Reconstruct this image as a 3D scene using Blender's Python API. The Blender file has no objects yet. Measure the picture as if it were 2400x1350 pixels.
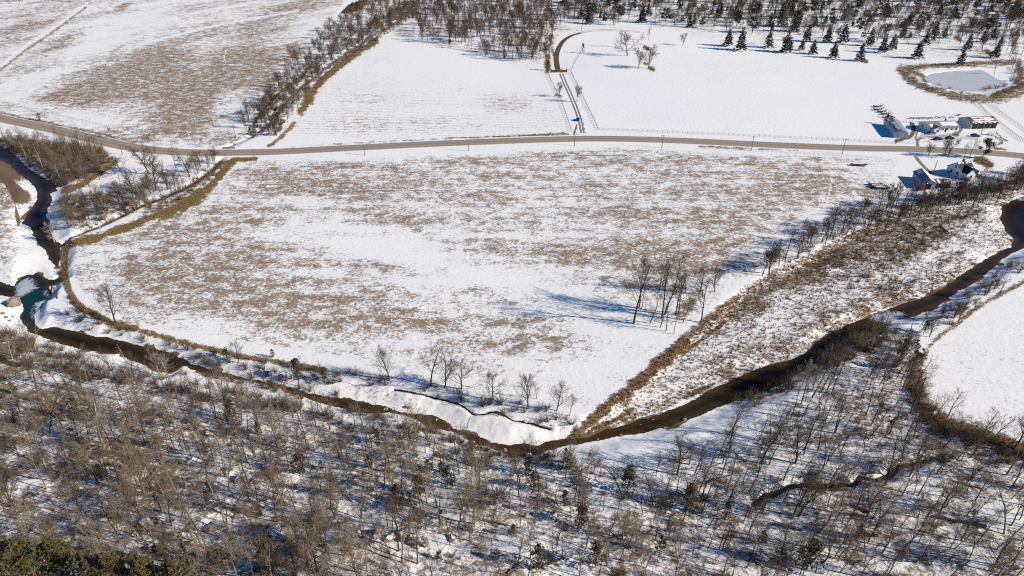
import bpy, math, random
import numpy as np
from mathutils import Vector, Matrix
R = math.radians
random.seed(7)
RNG = np.random.default_rng(11)
SC = bpy.context.scene
COL = SC.collection

# ------------------------------------------------------------------ camera
HC = 120.0                       # drone height above the valley floor
PITCH = R(31.0)
FPX = 1600.0                     # focal length in pixels of the 2400 px wide photo
cam = bpy.data.objects.new("camera", bpy.data.cameras.new("camera"))
COL.objects.link(cam)
cam.location = (0, 0, HC)
cam.rotation_euler = (math.pi / 2 - PITCH, 0, 0)
cam.data.sensor_width = 36.0
cam.data.lens = 36.0 * FPX / 2400.0
cam.data.clip_start = 1.0
cam.data.clip_end = 20000
SC.camera = cam

# ------------------------------------------------------------------ world, sun, exposure
SUN_EL = R(28.0)
SUN_DIR = Vector((0.965 * math.cos(SUN_EL), -0.262 * math.cos(SUN_EL), math.sin(SUN_EL))).normalized()
w = bpy.data.worlds.new("World")
SC.world = w
w.use_nodes = True
nt = w.node_tree
bgn = nt.nodes["Background"]
sky = nt.nodes.new("ShaderNodeTexSky")
sky.sky_type = 'NISHITA'
sky.sun_disc = False
sky.sun_elevation = SUN_EL
sky.sun_rotation = math.atan2(SUN_DIR.x, SUN_DIR.y)
sky.ozone_density = 6.0
sky.dust_density = 0.3
sky.air_density = 1.0
hs = nt.nodes.new("ShaderNodeHueSaturation")
hs.inputs['Saturation'].default_value = 1.35
nt.links.new(sky.outputs[0], hs.inputs['Color'])
nt.links.new(hs.outputs[0], bgn.inputs[0])
bgn.inputs[1].default_value = 0.075
sl = bpy.data.lights.new("sun", 'SUN')
sl.energy = 4.9
sl.angle = R(0.5)
sl.color = (1.0, 0.91, 0.77)
so = bpy.data.objects.new("sun", sl)
COL.objects.link(so)
so.rotation_euler = SUN_DIR.to_track_quat('Z', 'Y').to_euler()
so.location = (0, 0, 200)
SC.view_settings.view_transform = 'Standard'
SC.view_settings.look = 'None'
SC.view_settings.exposure = 0.33
SC.view_settings.gamma = 1.0
SC.cycles.max_bounces = 4
SC.cycles.diffuse_bounces = 2
SC.cycles.glossy_bounces = 2
SC.cycles.transparent_max_bounces = 4
SC.cycles.use_denoising = False
SC.cycles.pixel_filter_type = 'BLACKMAN_HARRIS'
SC.cycles.filter_width = 1.15

# ------------------------------------------------------------------ projection helpers
CP, SP = math.cos(PITCH), math.sin(PITCH)

def ray(px, py):
    xr = (np.asarray(px, float) - 1200) / FPX
    yr = (675 - np.asarray(py, float)) / FPX
    return xr, CP + yr * SP, -SP + yr * CP

def atz(px, py, z=0.0):
    """point of the plane Z=z that the photo shows at pixel px,py"""
    dx, dy, dz = ray(px, py)
    t = (z - HC) / dz
    return dx * t, dy * t

def project(X, Y, Z):
    dz = np.asarray(Z) - HC
    d = Y * CP - dz * SP
    u = Y * SP + dz * CP
    return 1200 + FPX * X / d, 675 - FPX * u / d

def pts_at(pl, z=0.0):
    a = np.asarray(pl, float)
    x, y = atz(a[:, 0], a[:, 1], z)
    return np.stack([x, y], 1)

# ------------------------------------------------------------------ numpy noise
def _hash(i, j, s):
    n = (i * 374761393 + j * 668265263 + s * 1442695041) & 0xFFFFFFFF
    n = ((n ^ (n >> 13)) * 1274126177) & 0xFFFFFFFF
    n = n ^ (n >> 16)
    return (n & 0xFFFF) / 65535.0

def vnoise(x, y, s=0):
    xi = np.floor(x).astype(np.int64); yi = np.floor(y).astype(np.int64)
    fx = x - xi; fy = y - yi
    fx = fx * fx * (3 - 2 * fx); fy = fy * fy * (3 - 2 * fy)
    a = _hash(xi, yi, s); b = _hash(xi + 1, yi, s); c = _hash(xi, yi + 1, s); d = _hash(xi + 1, yi + 1, s)
    return (a * (1 - fx) + b * fx) * (1 - fy) + (c * (1 - fx) + d * fx) * fy

def fbm(x, y, s=0, o=4, g=0.5):
    t = 0; a = 1; tot = 0
    for k in range(o):
        t = t + a * vnoise(x * 2 ** k, y * 2 ** k, s + k * 17); tot += a; a *= g
    return t / tot

def sstep(a, b, x):
    t = np.clip((x - a) / (b - a), 0, 1)
    return t * t * (3 - 2 * t)

def seg_dist(X, Y, P, closed=False):
    d = np.full(X.shape, 1e9)
    n = len(P)
    for i in range(n if closed else n - 1):
        a = P[i]; b = P[(i + 1) % n]
        ab = b - a
        L = max(float(ab @ ab), 1e-9)
        t = np.clip(((X - a[0]) * ab[0] + (Y - a[1]) * ab[1]) / L, 0, 1)
        dd = np.hypot(X - a[0] - t * ab[0], Y - a[1] - t * ab[1])
        np.minimum(d, dd, out=d)
    return d

def inside(X, Y, P):
    c = np.zeros(X.shape, bool)
    n = len(P)
    for i in range(n):
        x1, y1 = P[i]; x2, y2 = P[(i + 1) % n]
        if y1 == y2: continue
        m = ((Y < y1) != (Y < y2)) & (X < (x2 - x1) * (Y - y1) / (y2 - y1) + x1)
        c ^= m
    return c

def sdist(X, Y, P):
    d = seg_dist(X, Y, P, True)
    return np.where(inside(X, Y, P), -d, d)

def near(fn, X, Y, P, pad, *a):
    """evaluate a distance only in the box round P, 1e3 elsewhere"""
    out = np.full(X.shape, 1e3)
    m = (X > P[:, 0].min() - pad) & (X < P[:, 0].max() + pad) & (Y > P[:, 1].min() - pad) & (Y < P[:, 1].max() + pad)
    if m.any(): out[m] = fn(X[m], Y[m], P, *a)
    return out

def smooth_line(P, step=2.5):
    P = np.asarray(P, float)
    out = []
    Q = np.vstack([2 * P[0] - P[1], P, 2 * P[-1] - P[-2]])
    for i in range(1, len(Q) - 2):
        a, b, c, d = Q[i - 1:i + 3]
        n = max(2, int(np.linalg.norm(c - b) / step))
        for k in range(n):
            t = k / n
            out.append(.5 * ((2 * b) + (c - a) * t + (2 * a - 5 * b + 4 * c - d) * t * t + (3 * b - a - 3 * c + d) * t ** 3))
    out.append(P[-1])
    return np.array(out)

# ------------------------------------------------------------------ layout of the valley (photo pixels, laid onto the ground)
WL = -2.0                        # water level of the creek and river
creek_upper = [(-60,325),(0,340),(33,357),(60,383),(80,400),(110,417),(133,430),(140,447),(123,452),(128,470),(117,487),(113,507),(123,530),
    (133,560),(143,573),(147,593),(142,623),(141,645),(128,643),(127,627),(110,610),(103,590),(87,577),(77,557),(67,535),(47,525),(60,500),(80,474),
    (83,450),(63,423),(37,407),(20,390),(0,377),(-60,360)]
creek_pool = [(-60,640),(0,664),(32,671),(44,659),(57,647),(67,643),(75,646),(85,639),(92,642),(105,652),(113,657),(128,657),(142,650),(146,658),(128,667),(116,669),
    (113,676),(120,687),(115,700),(117,706),(100,712),(86,730),(79,745),(80,757),(92,772),(70,775),(48,748),(56,722),(50,706),(32,695),(0,690),(-60,680)]
creek_bend = [(70,752),(88,768),(100,770),(127,765),(157,770),(187,778),(227,787),(257,788),(283,797),(320,807),(367,817),(417,830),(437,843),(480,858),(560,878),(640,893),
    (700,910),(760,925),(800,931),(827,932),(857,940),(877,945),(907,950),(933,962),(973,967),(1013,972),(1040,983),(1063,1000),(1093,1010),(1127,1023),(1153,1035),(1193,1042),(1230,1038),(1257,1043),
    (1283,1033),(1320,1025),(1340,1022),(1345,1040),(1333,1046),(1277,1060),(1260,1068),(1200,1070),(1167,1060),(1133,1046),(1100,1036),(1087,1023),(1053,1013),(1027,1006),(1007,1000),(980,990),(940,975),
    (910,970),(867,974),(833,970),(800,963),(740,945),(690,928),(640,908),(560,896),(480,880),(430,862),(400,880),(360,873),(343,860),(300,843),(280,830),(233,827),(187,820),(150,810),(113,797),(60,778)]
river = [(1310,1030),(1340,1022),(1367,1022),(1400,1010),(1440,998),(1480,985),(1540,966),(1600,943),(1660,912),(1710,888),(1757,865),(1810,848),(1850,840),(1883,822),(1920,790),(1967,764),(2043,737),(2080,721),(2130,704),(2167,693),
    (2200,677),(2250,640),(2297,610),(2340,585),(2363,577),(2371,560),(2350,540),(2340,510),(2345,483),(2373,467),(2400,457),(2480,430),(2520,540),(2440,560),(2400,586),(2363,603),(2317,643),(2283,667),(2217,707),(2193,727),(2150,743),(2100,755),
    (2040,775),(1980,800),(1930,835),(1893,873),(1853,897),(1790,925),(1740,940),(1690,958),(1640,978),(1580,1000),(1520,1018),(1460,1028),(1400,1038),(1345,1048)]
brook = [(1770,1172),(1790,1160),(1813,1150),(1853,1132),(1893,1127),(1920,1133),(1967,1131),(2000,1130),(2023,1113),(2050,1120),(2080,1113),(2110,1087),(2147,1080),(2200,1070)]
rill = [(925,908),(990,920),(1050,935),(1080,945),(1110,965),(1130,967),(1150,962),(1175,965),(1200,980),(1225,985),(1290,995)]
hedge_ditch = [(520,372),(495,400),(450,430),(400,455),(330,480),(250,520),(180,548),(143,560)]
hedge_ditch2 = [(530,345),(590,320),(630,290),(655,255),(690,215),(740,175),(800,130),(860,95),(930,60),(980,10),(1000,-40)]
flood = [(1345,1022),(1400,965),(1480,897),(1570,815),(1640,750),(1700,694),(1800,628),(1880,593),(1980,543),(2100,485),(2200,445),(2420,400),(2500,440),(2400,560),(2300,620),(2200,690),(2050,745),(1900,830),(1750,880),(1600,950),(1450,1005)]
south_line = [(-900,700),(-300,735),(60,772),(200,830),(400,885),(640,915),(800,972),(1000,1003),(1100,1042),(1290,1075),(1400,1105),(1480,1138),(1560,1185),(1800,1260),(2400,1390)]
pond = [(2163,181),(2180,172),(2230,165),(2300,160),(2360,158),(2376,172),(2378,186),(2372,198),(2350,208),(2305,214),(2262,213),(2220,207),(2190,198),(2172,190)]
pond_ring = [(2112,163),(2150,155),(2230,150),(2330,143),(2395,140),(2430,160),(2436,190),(2410,212),(2350,232),(2290,235),(2230,226),(2170,208),(2130,188)]
road_px = [(-160,240),(-60,264),(0,277),(60,290),(120,302),(200,321),(280,340),(350,351),(430,357),(520,358),(640,356),(800,348),(1000,338),(1200,330),(1350,325.5),(1450,325.5),(1600,330),(1800,339.5),(2000,347),(2150,350),(2300,357),(2400,366),(2520,380)]

W = {}
for k, p in dict(creek_upper=creek_upper, creek_pool=creek_pool, creek_bend=creek_bend, river=river).items(): W[k] = pts_at(p, WL)
for k, p in dict(brook=brook, rill=rill, hedge_ditch=hedge_ditch, hedge_ditch2=hedge_ditch2, flood=flood, south_line=south_line, pond=pond, pond_ring=pond_ring, road=road_px).items(): W[k] = pts_at(p)
W['road'] = smooth_line(W['road'], 4.0)

# ------------------------------------------------------------------ ground grid (fan of rows, dense near, open to the horizon)
NU, NR = 980, 560
dep = np.concatenate([np.linspace(R(63), R(6.2), NR), R(6.2) * np.linspace(1, 0, 15)[1:-1] ** 1.6 + R(0.9)])
rowY = HC / np.tan(dep)
rowY = np.concatenate([[25.0, 45.0], rowY])
rowW = (rowY * CP + HC * SP) * 0.75 * 1.3
uu = np.linspace(-1, 1, NU)
GX = rowW[:, None] * uu[None, :]
GY = np.repeat(rowY[:, None], NU, 1)
shape = GX.shape
X = GX.ravel(); Y = GY.ravel()

sd_c = {}
for k in ('creek_upper', 'creek_pool', 'creek_bend', 'river'):
    sd_c[k] = near(sdist, X, Y, W[k], 60)
jit = (fbm(X / 3.0, Y / 3.0, 5, 3) - .5) * 2.0
sd_c['creek_bend'] = sd_c['creek_bend'] + .5 + .6 * np.exp(-((X + 68) / 26) ** 2); sd_c['creek_upper'] = sd_c['creek_upper'] + 1.0; sd_c['river'] = sd_c['river'] + .9
SDW = np.minimum.reduce(list(sd_c.values())) + jit * .6
sd_brook = near(seg_dist, X, Y, W['brook'], 20) - 0.35 + jit * .8
sd_rill = near(seg_dist, X, Y, W['rill'], 15) - 0.25 + jit * .3
sd_d1 = near(seg_dist, X, Y, W['hedge_ditch'], 15) - 0.7 + jit * .5
sd_d2 = near(seg_dist, X, Y, W['hedge_ditch2'], 15) - 0.7 + jit * .5
sd_flood = near(sdist, X, Y, W['flood'], 40)
sd_pond = near(sdist, X, Y, W['pond'], 40)
sd_ring = near(sdist, X, Y, W['pond_ring'], 40)
sd_road = near(seg_dist, X, Y, W['road'], 60)
PX0, PY0 = project(X, Y, 0 * X)

# steep cut banks on the outer side of the bends, gentle gravel bars inside
bankw = np.full(X.shape, 7.0)
def bankset(cx, cy, r, v):
    global bankw
    bx, by = atz(cx, cy)
    k = np.exp(-((X - bx) ** 2 + (Y - by) ** 2) / r ** 2)
    bankw = bankw * (1 - k) + v * k
for c in [(148,560,12,2.2),(150,620,14,2.0),(160,690,12,2.6),(1640,905,20,9),(1900,790,14,4),(2000,740,14,4),(60,560,14,14),(60,620,14,16),(1480,960,10,4),(1420,1080,14,8),(250,770,18,4),(500,850,16,4)]:
    bankset(*c)

Yl = np.interp(X, W['south_line'][:, 0], W['south_line'][:, 1])
s_hill = (Yl - Y) * 0.93
hill = 0.23 * np.where(s_hill > 0, s_hill ** 2 / (s_hill + 10), 0)
und = (fbm(X / 130, Y / 130, 2, 3) - .5) * 1.6 * sstep(4, 30, sd_road)
rough_hill = sstep(4, 25, s_hill)
Z = und + hill + rough_hill * ((fbm(X / 16, Y / 16, 9, 4) - .5) * 4.0)
Z += sstep(0, 6, -sd_flood) * -1.15
Z = np.where(sd_flood < 0, Z + (fbm(X / 9, Y / 9, 31, 3) - .5) * .9 * sstep(0, 6, -sd_flood), Z)
Z += 0.9 * np.exp(-((sd_ring + 5) / 4.0) ** 2) - 0.7 * sstep(1.5, -1.5, sd_pond)
def carve(Z, sd, bw, lvl, deep):
    up = sstep(0, 1, sd / bw)
    prof = np.where(sd < 0, lvl - np.minimum(deep, -sd * .4), lvl + (np.maximum(Z, lvl + .2) - lvl) * up)
    return np.where(sd < bw, np.minimum(prof, np.maximum(Z, prof)), Z)
Z = carve(Z, SDW, bankw, WL, 1.2)
Z = np.where(sd_brook < 2.2, Z - 1.3 * sstep(2.2, -.2, sd_brook), Z)
Z = np.where(sd_rill < 1.0, Z - 0.5 * sstep(1.0, -.1, sd_rill), Z)
Z = np.where(sd_d1 < 2.5, Z - 1.0 * sstep(2.5, -.2, sd_d1), Z)
Z = np.where(sd_d2 < 2.5, Z - 0.8 * sstep(2.5, -.2, sd_d2), Z)
Z = np.where(SDW < 0, np.minimum(Z, WL - .02), Z)
# wooded ground beyond the last field climbs towards the hills
Z += 0.02 * np.maximum(Y - 560, 0) + 0.05 * np.maximum(Y - 1400, 0) * (0.6 + fbm(X / 900, Y / 900, 77, 3))
GZ = Z.reshape(shape)
PX, PY = project(X, Y, Z)

def height(x, y):
    x = np.atleast_1d(np.asarray(x, float)); y = np.atleast_1d(np.asarray(y, float))
    r = np.clip(np.interp(y, rowY, np.arange(len(rowY))), 0, len(rowY) - 1.001)
    r0 = r.astype(int); fr = r - r0
    ww = np.interp(y, rowY, rowW)
    c = np.clip((x / ww + 1) * .5 * (NU - 1), 0, NU - 1.001)
    c0 = c.astype(int); fc = c - c0
    return (GZ[r0, c0] * (1 - fc) + GZ[r0, c0 + 1] * fc) * (1 - fr) + (GZ[r0 + 1, c0] * (1 - fc) + GZ[r0 + 1, c0 + 1] * fc) * fr

def ground(px, py):
    """ground points seen at photo pixels (arrays) -> x, y, z"""
    px = np.atleast_1d(np.asarray(px, float)); py = np.atleast_1d(np.asarray(py, float))
    z = np.zeros(px.shape)
    for _ in range(14):
        x, y = atz(px, py, z)
        z = .5 * z + .5 * height(x, y)
    x, y = atz(px, py, z)
    return x, y, height(x, y)

def G(px, py):
    x, y, z = ground(px, py)
    return float(x[0]), float(y[0]), float(z[0])

def px_per_m(x, y, z):
    return FPX / (y * CP - (z - HC) * SP)

# ------------------------------------------------------------------ what covers the ground: snow, dry grass, earth
cover = np.zeros((len(X), 4), np.float32); cover[:, 3] = 1
cov2 = np.zeros((len(X), 4), np.float32); cov2[:, 3] = 1
D = np.full(X.shape, .0)

def blob(cx, cy, rx, ry, ang=0):
    a = R(ang); dx = PX - cx; dy = PY - cy
    u = (dx * math.cos(a) + dy * math.sin(a)) / rx; v = (-dx * math.sin(a) + dy * math.cos(a)) / ry
    return np.exp(-(u * u + v * v) ** 1.3)

def ppoly(p, soft=2.0):
    """soft membership of a photo polygon laid on the ground"""
    p = np.asarray(p, float)
    m = (PX > p[:, 0].min() - 60) & (PX < p[:, 0].max() + 60) & (PY > p[:, 1].min() - 60) & (PY < p[:, 1].max() + 60)
    out = np.zeros(X.shape)
    if m.any():
        out[m] = sstep(soft, -soft, sdist(PX[m], PY[m], p))
    return out

def pline(p, wpx):
    p = smooth_line(p, 6.0) if len(p) > 2 else np.asarray(p, float)
    m = (PX > p[:, 0].min() - 40) & (PX < p[:, 0].max() + 40) & (PY > p[:, 1].min() - 40) & (PY < p[:, 1].max() + 40)
    out = np.zeros(X.shape)
    if m.any():
        out[m] = sstep(wpx * 1.25, wpx * .3, seg_dist(PX[m], PY[m], p) + (jit[m] * .35 + (fbm(X[m] / 1.6, Y[m] / 1.6, 15, 2) - .5) * .55) * wpx)
    return out

warp1 = fbm(X / 22, Y / 30, 41, 4) - .5
warp2 = fbm(X / 6, Y / 9, 43, 3) - .5
streak = fbm(X / 34 + Y / 50, Y / 6, 47, 4) - .5

center = [(612,372),(850,372),(1100,360),(1450,345),(1700,358),(2000,366),(2110,375),(2075,440),(2080,478),(1960,520),(1850,570),(1790,625),(1700,680),(1640,740),(1570,800),(1480,880),(1370,960),(1310,925),(1200,900),
          (1000,870),(850,842),(650,815),(500,785),(330,765),(250,735),(195,690),(172,640),(170,590),(180,572),(300,545),(430,490),(500,440),(550,390)]
mc = ppoly(center, 10)
Dc = np.full(X.shape, .38)
for cx, cy, rx, ry, an, d in [(850,425,300,55,0,.20),(660,430,120,50,0,.16),(420,560,220,70,-10,.2),(350,650,180,90,10,.17),(480,640,160,70,0,.18),(640,590,110,50,20,.16),(930,500,130,30,10,.12),
    (760,730,260,70,8,.17),(1010,765,130,35,15,.24),(1250,778,110,45,12,.36),(1180,815,60,25,15,.25),(1450,605,220,30,0,.40),(1330,610,80,16,10,.2),(1600,570,200,55,0,.3),(1640,625,150,40,10,.22),(1480,480,280,40,5,.16),
    (1780,450,260,70,0,.16),(1300,400,280,30,0,.06),(1560,372,140,14,0,.18),(1870,430,160,50,0,.16),(985,540,60,12,25,.34),(1170,590,50,9,15,.3),(905,625,70,11,15,.3),(1090,660,70,14,25,.25),(1410,650,60,10,12,.26),(860,520,40,10,0,.22),
    (1120,845,70,20,20,.26),(1320,845,70,25,0,.12),(880,660,90,20,0,.12),(560,500,140,50,0,.14),(1500,670,60,14,0,.2),(620,720,160,50,0,.15)]:
    Dc += .75 * d * blob(cx, cy, rx, ry, an)
for cx, cy, rx, ry, an, d in [(680,470,100,20,0,.25),(1050,610,300,42,14,.40),(800,562,200,32,8,.36),(690,632,150,18,5,.32),(1180,700,220,55,12,.34),(1180,548,180,22,0,.2),(1460,860,150,85,0,.4),(1290,880,200,55,5,.3),(1500,770,150,50,0,.36),
    (260,590,90,26,-20,.22),(1980,490,90,60,0,.18),(1840,580,120,40,-15,.3),(1720,660,70,30,-20,.28),(2040,400,110,40,0,.28),(1000,352,420,12,0,.2),(1250,480,170,24,0,.12),(980,800,120,24,10,.16),(640,800,160,22,8,.25),(400,755,170,18,8,.3),(800,848,180,16,8,.2),(1400,690,120,40,0,.25),(240,670,40,70,-10,.2),(1850,520,90,22,0,.15),(1650,510,110,20,0,.1)]:
    Dc -= .60 * d * blob(cx, cy, rx, ry, an)
Dc = np.clip(Dc + warp1 * .36 + warp2 * .24 + streak * .62, -.10, .60)
D = D * (1 - mc) + Dc * mc

far_left = [(-250,-60),(850,-60),(800,20),(720,110),(660,180),(620,240),(590,300),(560,348),(400,348),(280,330),(100,280),(-250,215)]
mf = ppoly(far_left, 8)
Df = np.full(X.shape, .20)
for cx, cy, rx, ry, an, d in [(310,165,170,55,-12,.52),(585,140,80,62,-20,.50),(480,215,120,60,-25,.40),(410,270,110,45,-15,.28),(190,225,130,35,-12,.30),(60,60,90,40,-30,.22),(640,55,100,40,-20,.20),(700,15,90,20,-10,.20),(510,320,70,14,0,.40),
    (440,300,90,30,-10,.22),(100,130,120,30,-30,.15),(290,15,25,8,-30,.5),(420,100,100,30,-20,.12),(150,95,60,14,-30,.3),(690,120,30,25,0,.3),(640,180,30,40,-30,.2),(500,60,90,20,-20,.15),(330,220,60,16,0,.2)]:
    Df += .8 * d * blob(cx, cy, rx, ry, an)
for cx, cy, rx, ry, an, d in [(300,60,170,35,-25,.2),(100,180,100,16,-15,.25),(520,240,20,40,30,.15),(340,100,110,14,-20,.2),(200,270,140,18,10,.2),(450,175,18,50,50,.12),(560,280,60,30,-20,.15),(720,70,30,30,0,.1),(60,240,80,14,15,.15)]:
    Df -= d * blob(cx, cy, rx, ry, an)
rot_streak = fbm((X * .8 - Y * .6) / 12, (X * .6 + Y * .8) / 70, 51, 4) - .5
Df = np.clip(Df + .12 + warp1 * .34 + warp2 * .2 + rot_streak * .5, -.05, .66)
D = D * (1 - mf) + Df * mf

mid = [(640,340),(690,270),(740,200),(810,140),(900,90),(990,100),(1100,130),(1240,160),(1290,175),(1335,310),(1000,330)]
mm = ppoly(mid, 6)
Dm = np.full(X.shape, .08) + .26 * blob(1190, 240, 80, 26) + .12 * blob(900, 250, 220, 60) + .14 * blob(1000, 295, 300, 24) + .1 * blob(880, 120, 60, 30) + warp1 * .2 + streak * .2 - .1 * blob(1180, 180, 90, 30)
D = D * (1 - mm) + np.clip(Dm, 0, .8) * mm
cov2[:, 0] = np.maximum(cov2[:, 0], mm * sstep(130, 260, PY))
cov2[:, 0] = np.maximum(cov2[:, 0], mc * .4 * sstep(560, 400, PY))

right_far = [(1390,75),(1600,85),(1900,125),(2110,150),(2120,190),(2250,230),(2460,250),(2460,320),(2150,335),(1400,303),(1335,170)]
mr = ppoly(right_far, 6)
D = D * (1 - mr) + np.clip(.03 + warp1 * .18 + warp2 * .2 + .10 * blob(1800, 160, 250, 30), -.1, .4) * mr

right_field = [(2160,880),(2190,820),(2290,740),(2430,640),(2520,620),(2520,1090),(2400,1040),(2300,1015),(2180,960),(2150,920)]
mrf = ppoly(right_field, 5)
diag = np.sin((X * .93 + Y * .36) * 2 * math.pi / 3.2)
D = D * (1 - mrf) + np.clip(.06 + warp1 * .14 + warp2 * .14 + diag * .07, -.1, .4) * mrf

# flood plain between the levee and the river: dead weeds standing out of the snow
mfl = sstep(0, 3, -sd_flood)
fl_streak = fbm((X * .78 + Y * .62) / 55, (-X * .62 + Y * .78) / 7, 61, 4) - .5
Dfl = np.clip(.50 + fl_streak * .8 + warp2 * .5, .03, .68)
for cx, cy, rx, ry, an, d in [(1900,700,220,26,-32,.3),(1700,800,160,18,-30,.26),(2150,620,180,24,-33,.22),(1480,960,120,12,-28,.25),(2320,560,60,40,-50,.3)]:
    Dfl = np.clip(Dfl - d * blob(cx, cy, rx, ry, an), .03, .9)
for cx, cy, rx, ry, an, d in [(1850,640,160,26,-28,.06),(1650,760,120,24,-40,.1)]:
    Dfl = np.clip(Dfl + d * blob(cx, cy, rx, ry, an), .03, .9)
D = D * (1 - mfl) + Dfl * mfl
cov2[:, 1] = np.maximum(cov2[:, 1], mfl * .55)

# leaf litter in the woods
wood_near = [(-300,745),(60,790),(130,845),(350,895),(520,925),(700,965),(800,990),(1000,1020),(1100,1055),(1290,1085),(1480,1140),(1560,1150),(1640,1120),(1700,1080),(1800,1010),(1850,950),(1930,890),(2020,790),(2100,810),(2150,880),(2150,930),(2180,965),(2300,1020),(2430,1060),(2700,1150),(2700,1600),(-300,1600)]
mw = ppoly(wood_near, 8)
Dw = np.clip(.47 + (fbm(X / 7, Y / 7, 71, 4) - .5) * .9 + .16 * sstep(900, 0, PX) - .04 * sstep(1400, 1700, PX), .05, .9)
D = D * (1 - mw) + Dw * mw
cov2[:, 2] = np.maximum(cov2[:, 2], mw)
wood_far = [(880,60),(960,95),(1050,115),(1150,140),(1240,158),(1295,150),(1310,80),(1390,70),(1560,68),(1720,105),(1900,125),(2110,140),(2460,130),(2700,-80),(850,-80)]
mwf = ppoly(wood_far, 6)
D = D * (1 - mwf) + np.clip(.22 + (fbm(X / 20, Y / 26, 73, 4) - .5) * .8, .02, .8) * mwf

# south bank bars of clean snow
for cx, cy, rx, ry, an, d in [(1150,1000,190,30,14,.5),(1500,1075,190,42,-8,.55),(1640,1020,120,30,-25,.3),(90,600,50,46,0,.35),(130,720,40,24,10,.4),(700,905,60,12,10,.2),(250,860,180,16,8,.25)]:
    D = np.clip(D - d * blob(cx, cy, rx, ry, an), .02, .95)
for cx, cy, rx, ry, an, d in [(900,925,110,22,10,.25),(850,990,110,20,8,.2),(1250,985,120,20,8,.25),(20,420,60,60,40,.4),(0,540,48,110,0,.5),(70,480,30,30,0,.15),(200,500,120,50,-10,.25),(330,440,60,20,0,.1),(60,340,120,30,12,.3),(150,370,140,50,15,.35)]:
    D = np.clip(D + d * blob(cx, cy, rx, ry, an), .02, .95)

# olive and brown grass strips, weed verges, bare earth
def strip(p, wpx, d, olive=0., rust=0.):
    global D
    k = pline(p, wpx)
    D = np.maximum(D, k * (d * 1.25 if rust > .85 else min(d, .95)))
    cover[:, 2] = np.maximum(cover[:, 2], k * olive)
    cov2[:, 1] = np.maximum(cov2[:, 1] * (1 - k * (1 if olive else 0)), k * rust)
strip([(545,378),(525,400),(500,430),(470,455),(430,478),(380,500),(300,532),(230,556),(170,570)], 13, 1.0, .85)
strip([(470,455),(430,480),(380,503)], 24, .92, .8)
strip([(172,570),(155,580),(151,620),(156,660),(170,700),(195,722),(230,742),(270,760),(320,770)], 12, 1.0, .6)
strip([(320,772),(400,795),(480,815),(560,835),(660,850),(760,868)], 9, .85, .5)
strip([(880,97),(820,135),(770,175),(740,205),(722,235),(705,262)], 11, 1.0, .75)
strip([(722,215),(724,232)], 17, 1.0, .7)
strip([(690,290),(660,320),(630,345)], 7, .75, .3)
strip([(1350,1020),(1405,970),(1485,905),(1545,855),(1605,800)], 19, .88, .1, .9)
strip([(1590,806),(1640,766),(1690,725)], 15, .62, .1, .9); strip([(1690,725),(1750,690),(1810,650)], 14, .62, .1, .8)
strip([(1600,830),(1640,800),(1700,755)], 7, .85, .2, .7)
strip([(1380,1010),(1440,985),(1480,960)], 8, .95, .1, .7)
strip([(1600,735),(1620,715)], 22, .8, 0, .7)
strip([(-10,262),(60,278),(130,292),(250,318),(330,340)], 5, .72, .1, .2)
strip([(640,352),(700,348),(800,341),(1000,331),(1200,321),(1330,315)], 6, .90, .2, .5)
strip([(268,380),(235,405),(190,432),(150,448)], 9, .95, .9)
strip([(30,345),(120,360),(220,370),(255,385),(190,415),(130,425)], 20, .7, .5)
strip([(1640,341),(1730,346),(1870,351)], 4, .85, 0, .8)
strip([(0,165),(60,118),(120,78),(200,18)], 4, .70, .1, .2)
strip([(595,290),(620,255),(650,222),(700,185)], 5, .9, .3, .3)
strip([(548,376),(600,371)], 7, 1., .9)
strip([(1304,140),(1295,118)], 4, 1., .5); strip([(1283,132),(1284,165)], 9, 1., .55)
strip([(2150,860),(2190,800),(2240,760),(2300,715),(2420,650)], 8, .7, .1, .2)
strip([(2146,880),(2156,940),(2180,975),(2260,1008),(2350,1042),(2440,1072)], 30, .85, .55)
strip([(2290,372),(2320,385)], 14, 1., .5); strip([(2330,348),(2355,352)], 6, .9, .2, .3)
strip([(2112,163),(2130,186),(2170,205),(2230,222),(2290,231),(2350,228),(2410,208)], 15, .72, .1, .3)
strip([(2330,226),(2370,212),(2400,196),(2420,170)], 12, .88, .6)
strip([(2120,160),(2200,154),(2330,148),(2390,144)], 9, .75, .1, .4)
strip([(2130,165),(2160,178),(2170,190)], 9, .8, .1, .6)
strip([(2385,148),(2392,172),(2385,195)], 12, .8, .2, .6)
strip([(2215,232),(2218,250)], 0.1, 0)
for px, py in [(1950,118),(1838,92),(2020,140),(2240,88),(2310,120)]: strip([(px, py), (px + 10, py + 4)], 7, .9, .3, .4)
for px, py, r in [(1305,222,5),(1512,112,7),(1525,160,8),(2115,314,9),(2237,313,7),(1280,150,6),(1510,148,5)]: strip([(px, py), (px + 6, py + 2)], r, .85, .4, .3)
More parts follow.
